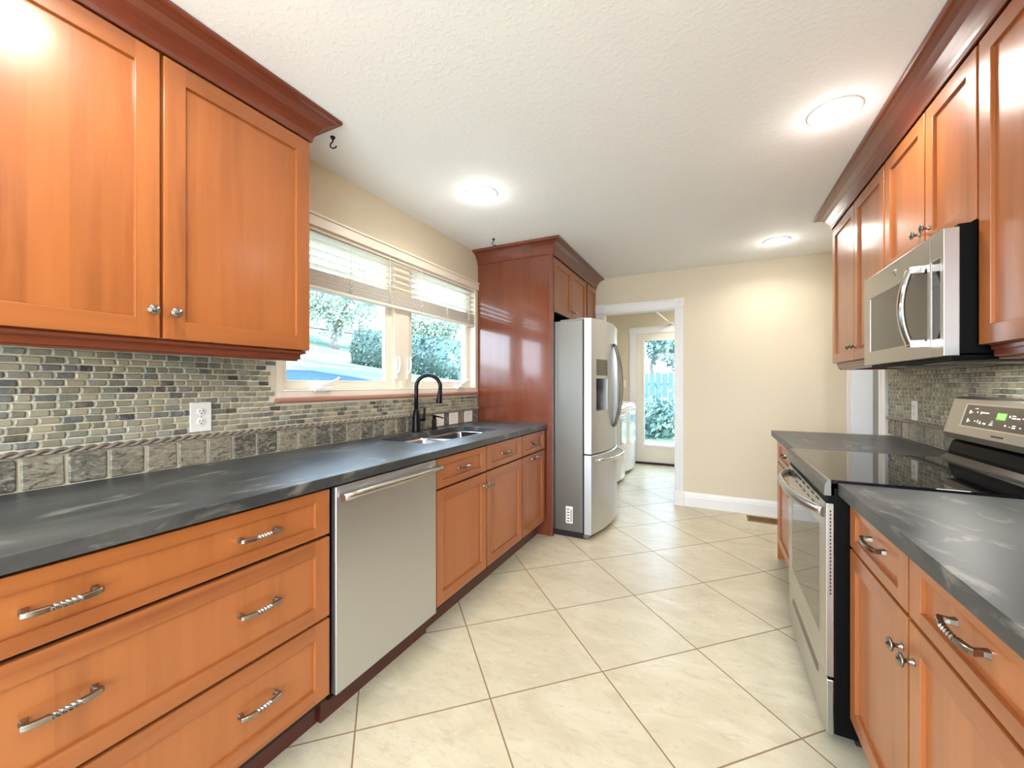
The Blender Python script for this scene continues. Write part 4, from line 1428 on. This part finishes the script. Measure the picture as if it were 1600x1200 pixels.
def house(x, y, rz, w, dpt, hgt, label):
    z = gz(x, y)
    t = thing('house', label, 'house', (x, y, z), 'houses across the street')
    m = MB()
    c, s = math.cos(rz), math.sin(rz)
    def P(a, b, q): return (x + a * c - b * s, y + a * s + b * c, z + q)
    def bx(mb, a0, a1, b0, b1, q0, q1):
        vs = [P(a, b, q) for q in (q0, q1) for a, b in ((a0, b0), (a1, b0), (a1, b1), (a0, b1))]
        mb.add(vs, [(3, 2, 1, 0), (4, 5, 6, 7), (0, 1, 5, 4), (1, 2, 6, 5), (2, 3, 7, 6), (3, 0, 4, 7)])
    bx(m, -w / 2, w / 2, -dpt / 2, dpt / 2, -.6, hgt)
    m.build('walls', M['house'], t)
    r = MB()
    o = .5
    vs = [P(a, b, hgt - .05) for a, b in ((-w / 2 - o, -dpt / 2 - o), (w / 2 + o, -dpt / 2 - o), (w / 2 + o, dpt / 2 + o), (-w / 2 - o, dpt / 2 + o))] + [P(-w / 4, 0, hgt + 1.7), P(w / 4, 0, hgt + 1.7)]
    r.add(vs, [(0, 1, 5, 4), (2, 3, 4, 5), (0, 4, 3), (1, 2, 5), (3, 2, 1, 0)])
    r.build('roof', M['roof'], t)
    for k in range(4):
        a = -w / 2 + w * (k + .5) / 4
        q = MB()
        bx(q, a - .5, a + .5, -dpt / 2 - .03, -dpt / 2 + .01, .9, 2.1)
        q.build('window', M['house_window'], t)
rz = math.radians(50)
house(-38, 27, rz, 13, 8, 2.7, 'pale low house behind the spreading tree')
house(-30, 47, rz, 11, 8, 2.6, 'pale low house above the hedge through the right pane')
house(-47, 9, rz, 12, 8, 2.7, 'pale low house at the left edge of the window view')

struct(terrain('bounce_patio', [-14, -6, -2, 0, 2, 6, 14], [-16, -8, -4, YB - .13], M['bounce_patio'], 0, lambda x, y: -.05))  # unseen pale ground, added to bounce sunlight onto the ceiling
# back garden beyond the laundry door
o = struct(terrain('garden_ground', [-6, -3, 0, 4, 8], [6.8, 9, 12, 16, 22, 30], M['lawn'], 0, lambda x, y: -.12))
rng = random.Random(21)
t = thing('board_fence', 'weathered board fence behind the glass back door', 'fence', (-1.5, 14, -.12))
m = MB()
for k in range(60):
    x = -7.5 + k * .2
    m.box(x, x + .185, 14.0, 14.025, -.12, 1.62 + rng.uniform(-.01, .01))
m.box(-7.5, 4.5, 14.025, 14.07, .2, .29).box(-7.5, 4.5, 14.025, 14.07, 1.2, 1.29)
m.build('boards', M['fence'], t)
for k, (x, y, h, lb) in enumerate(((-4.9, 16.7, 5.2, 'leafy garden tree behind the fence, left through the back door'), (-1.1, 16.5, 4.6, 'leafy garden tree behind the fence, right through the back door'), (-2.6, 20.5, 7.0, 'tall leafy garden tree farthest behind the fence'))):
    tree('garden_tree', lb, x, y, h, .12, 1.35, 3000, 30 + k, 'leaf_g', .2, -.12)
for k, (x, y, lb) in enumerate(((-2.9, 11.6, 'low leafy shrub in the back garden, left'), (-1.2, 10.6, 'low leafy shrub in the back garden, right'), (-2.1, 12.9, 'low leafy shrub in the back garden by the fence'))):
    r2 = random.Random(50 + k)
    t = thing('garden_shrub', lb, 'shrub', (x, y, -.12))
    m = MB()
    for q in range(7):
        a = q * .9
        m.tube([(x, y, -.15), (x + .15 * math.cos(a), y + .15 * math.sin(a), .3), (x + .35 * math.cos(a), y + .35 * math.sin(a), .7)], [.012, .009, .004], 5)
    m.build('stems', M['bark'], t)
    f = MB()
    leaves(f, [Vector((x, y, .4)) + Vector((r2.gauss(0, .32), r2.gauss(0, .3), r2.gauss(0, .24))) for _ in range(700)], .17, r2)
    f.build('foliage', M['leaf_g'], t, recalc=False)['kind'] = 'stuff'
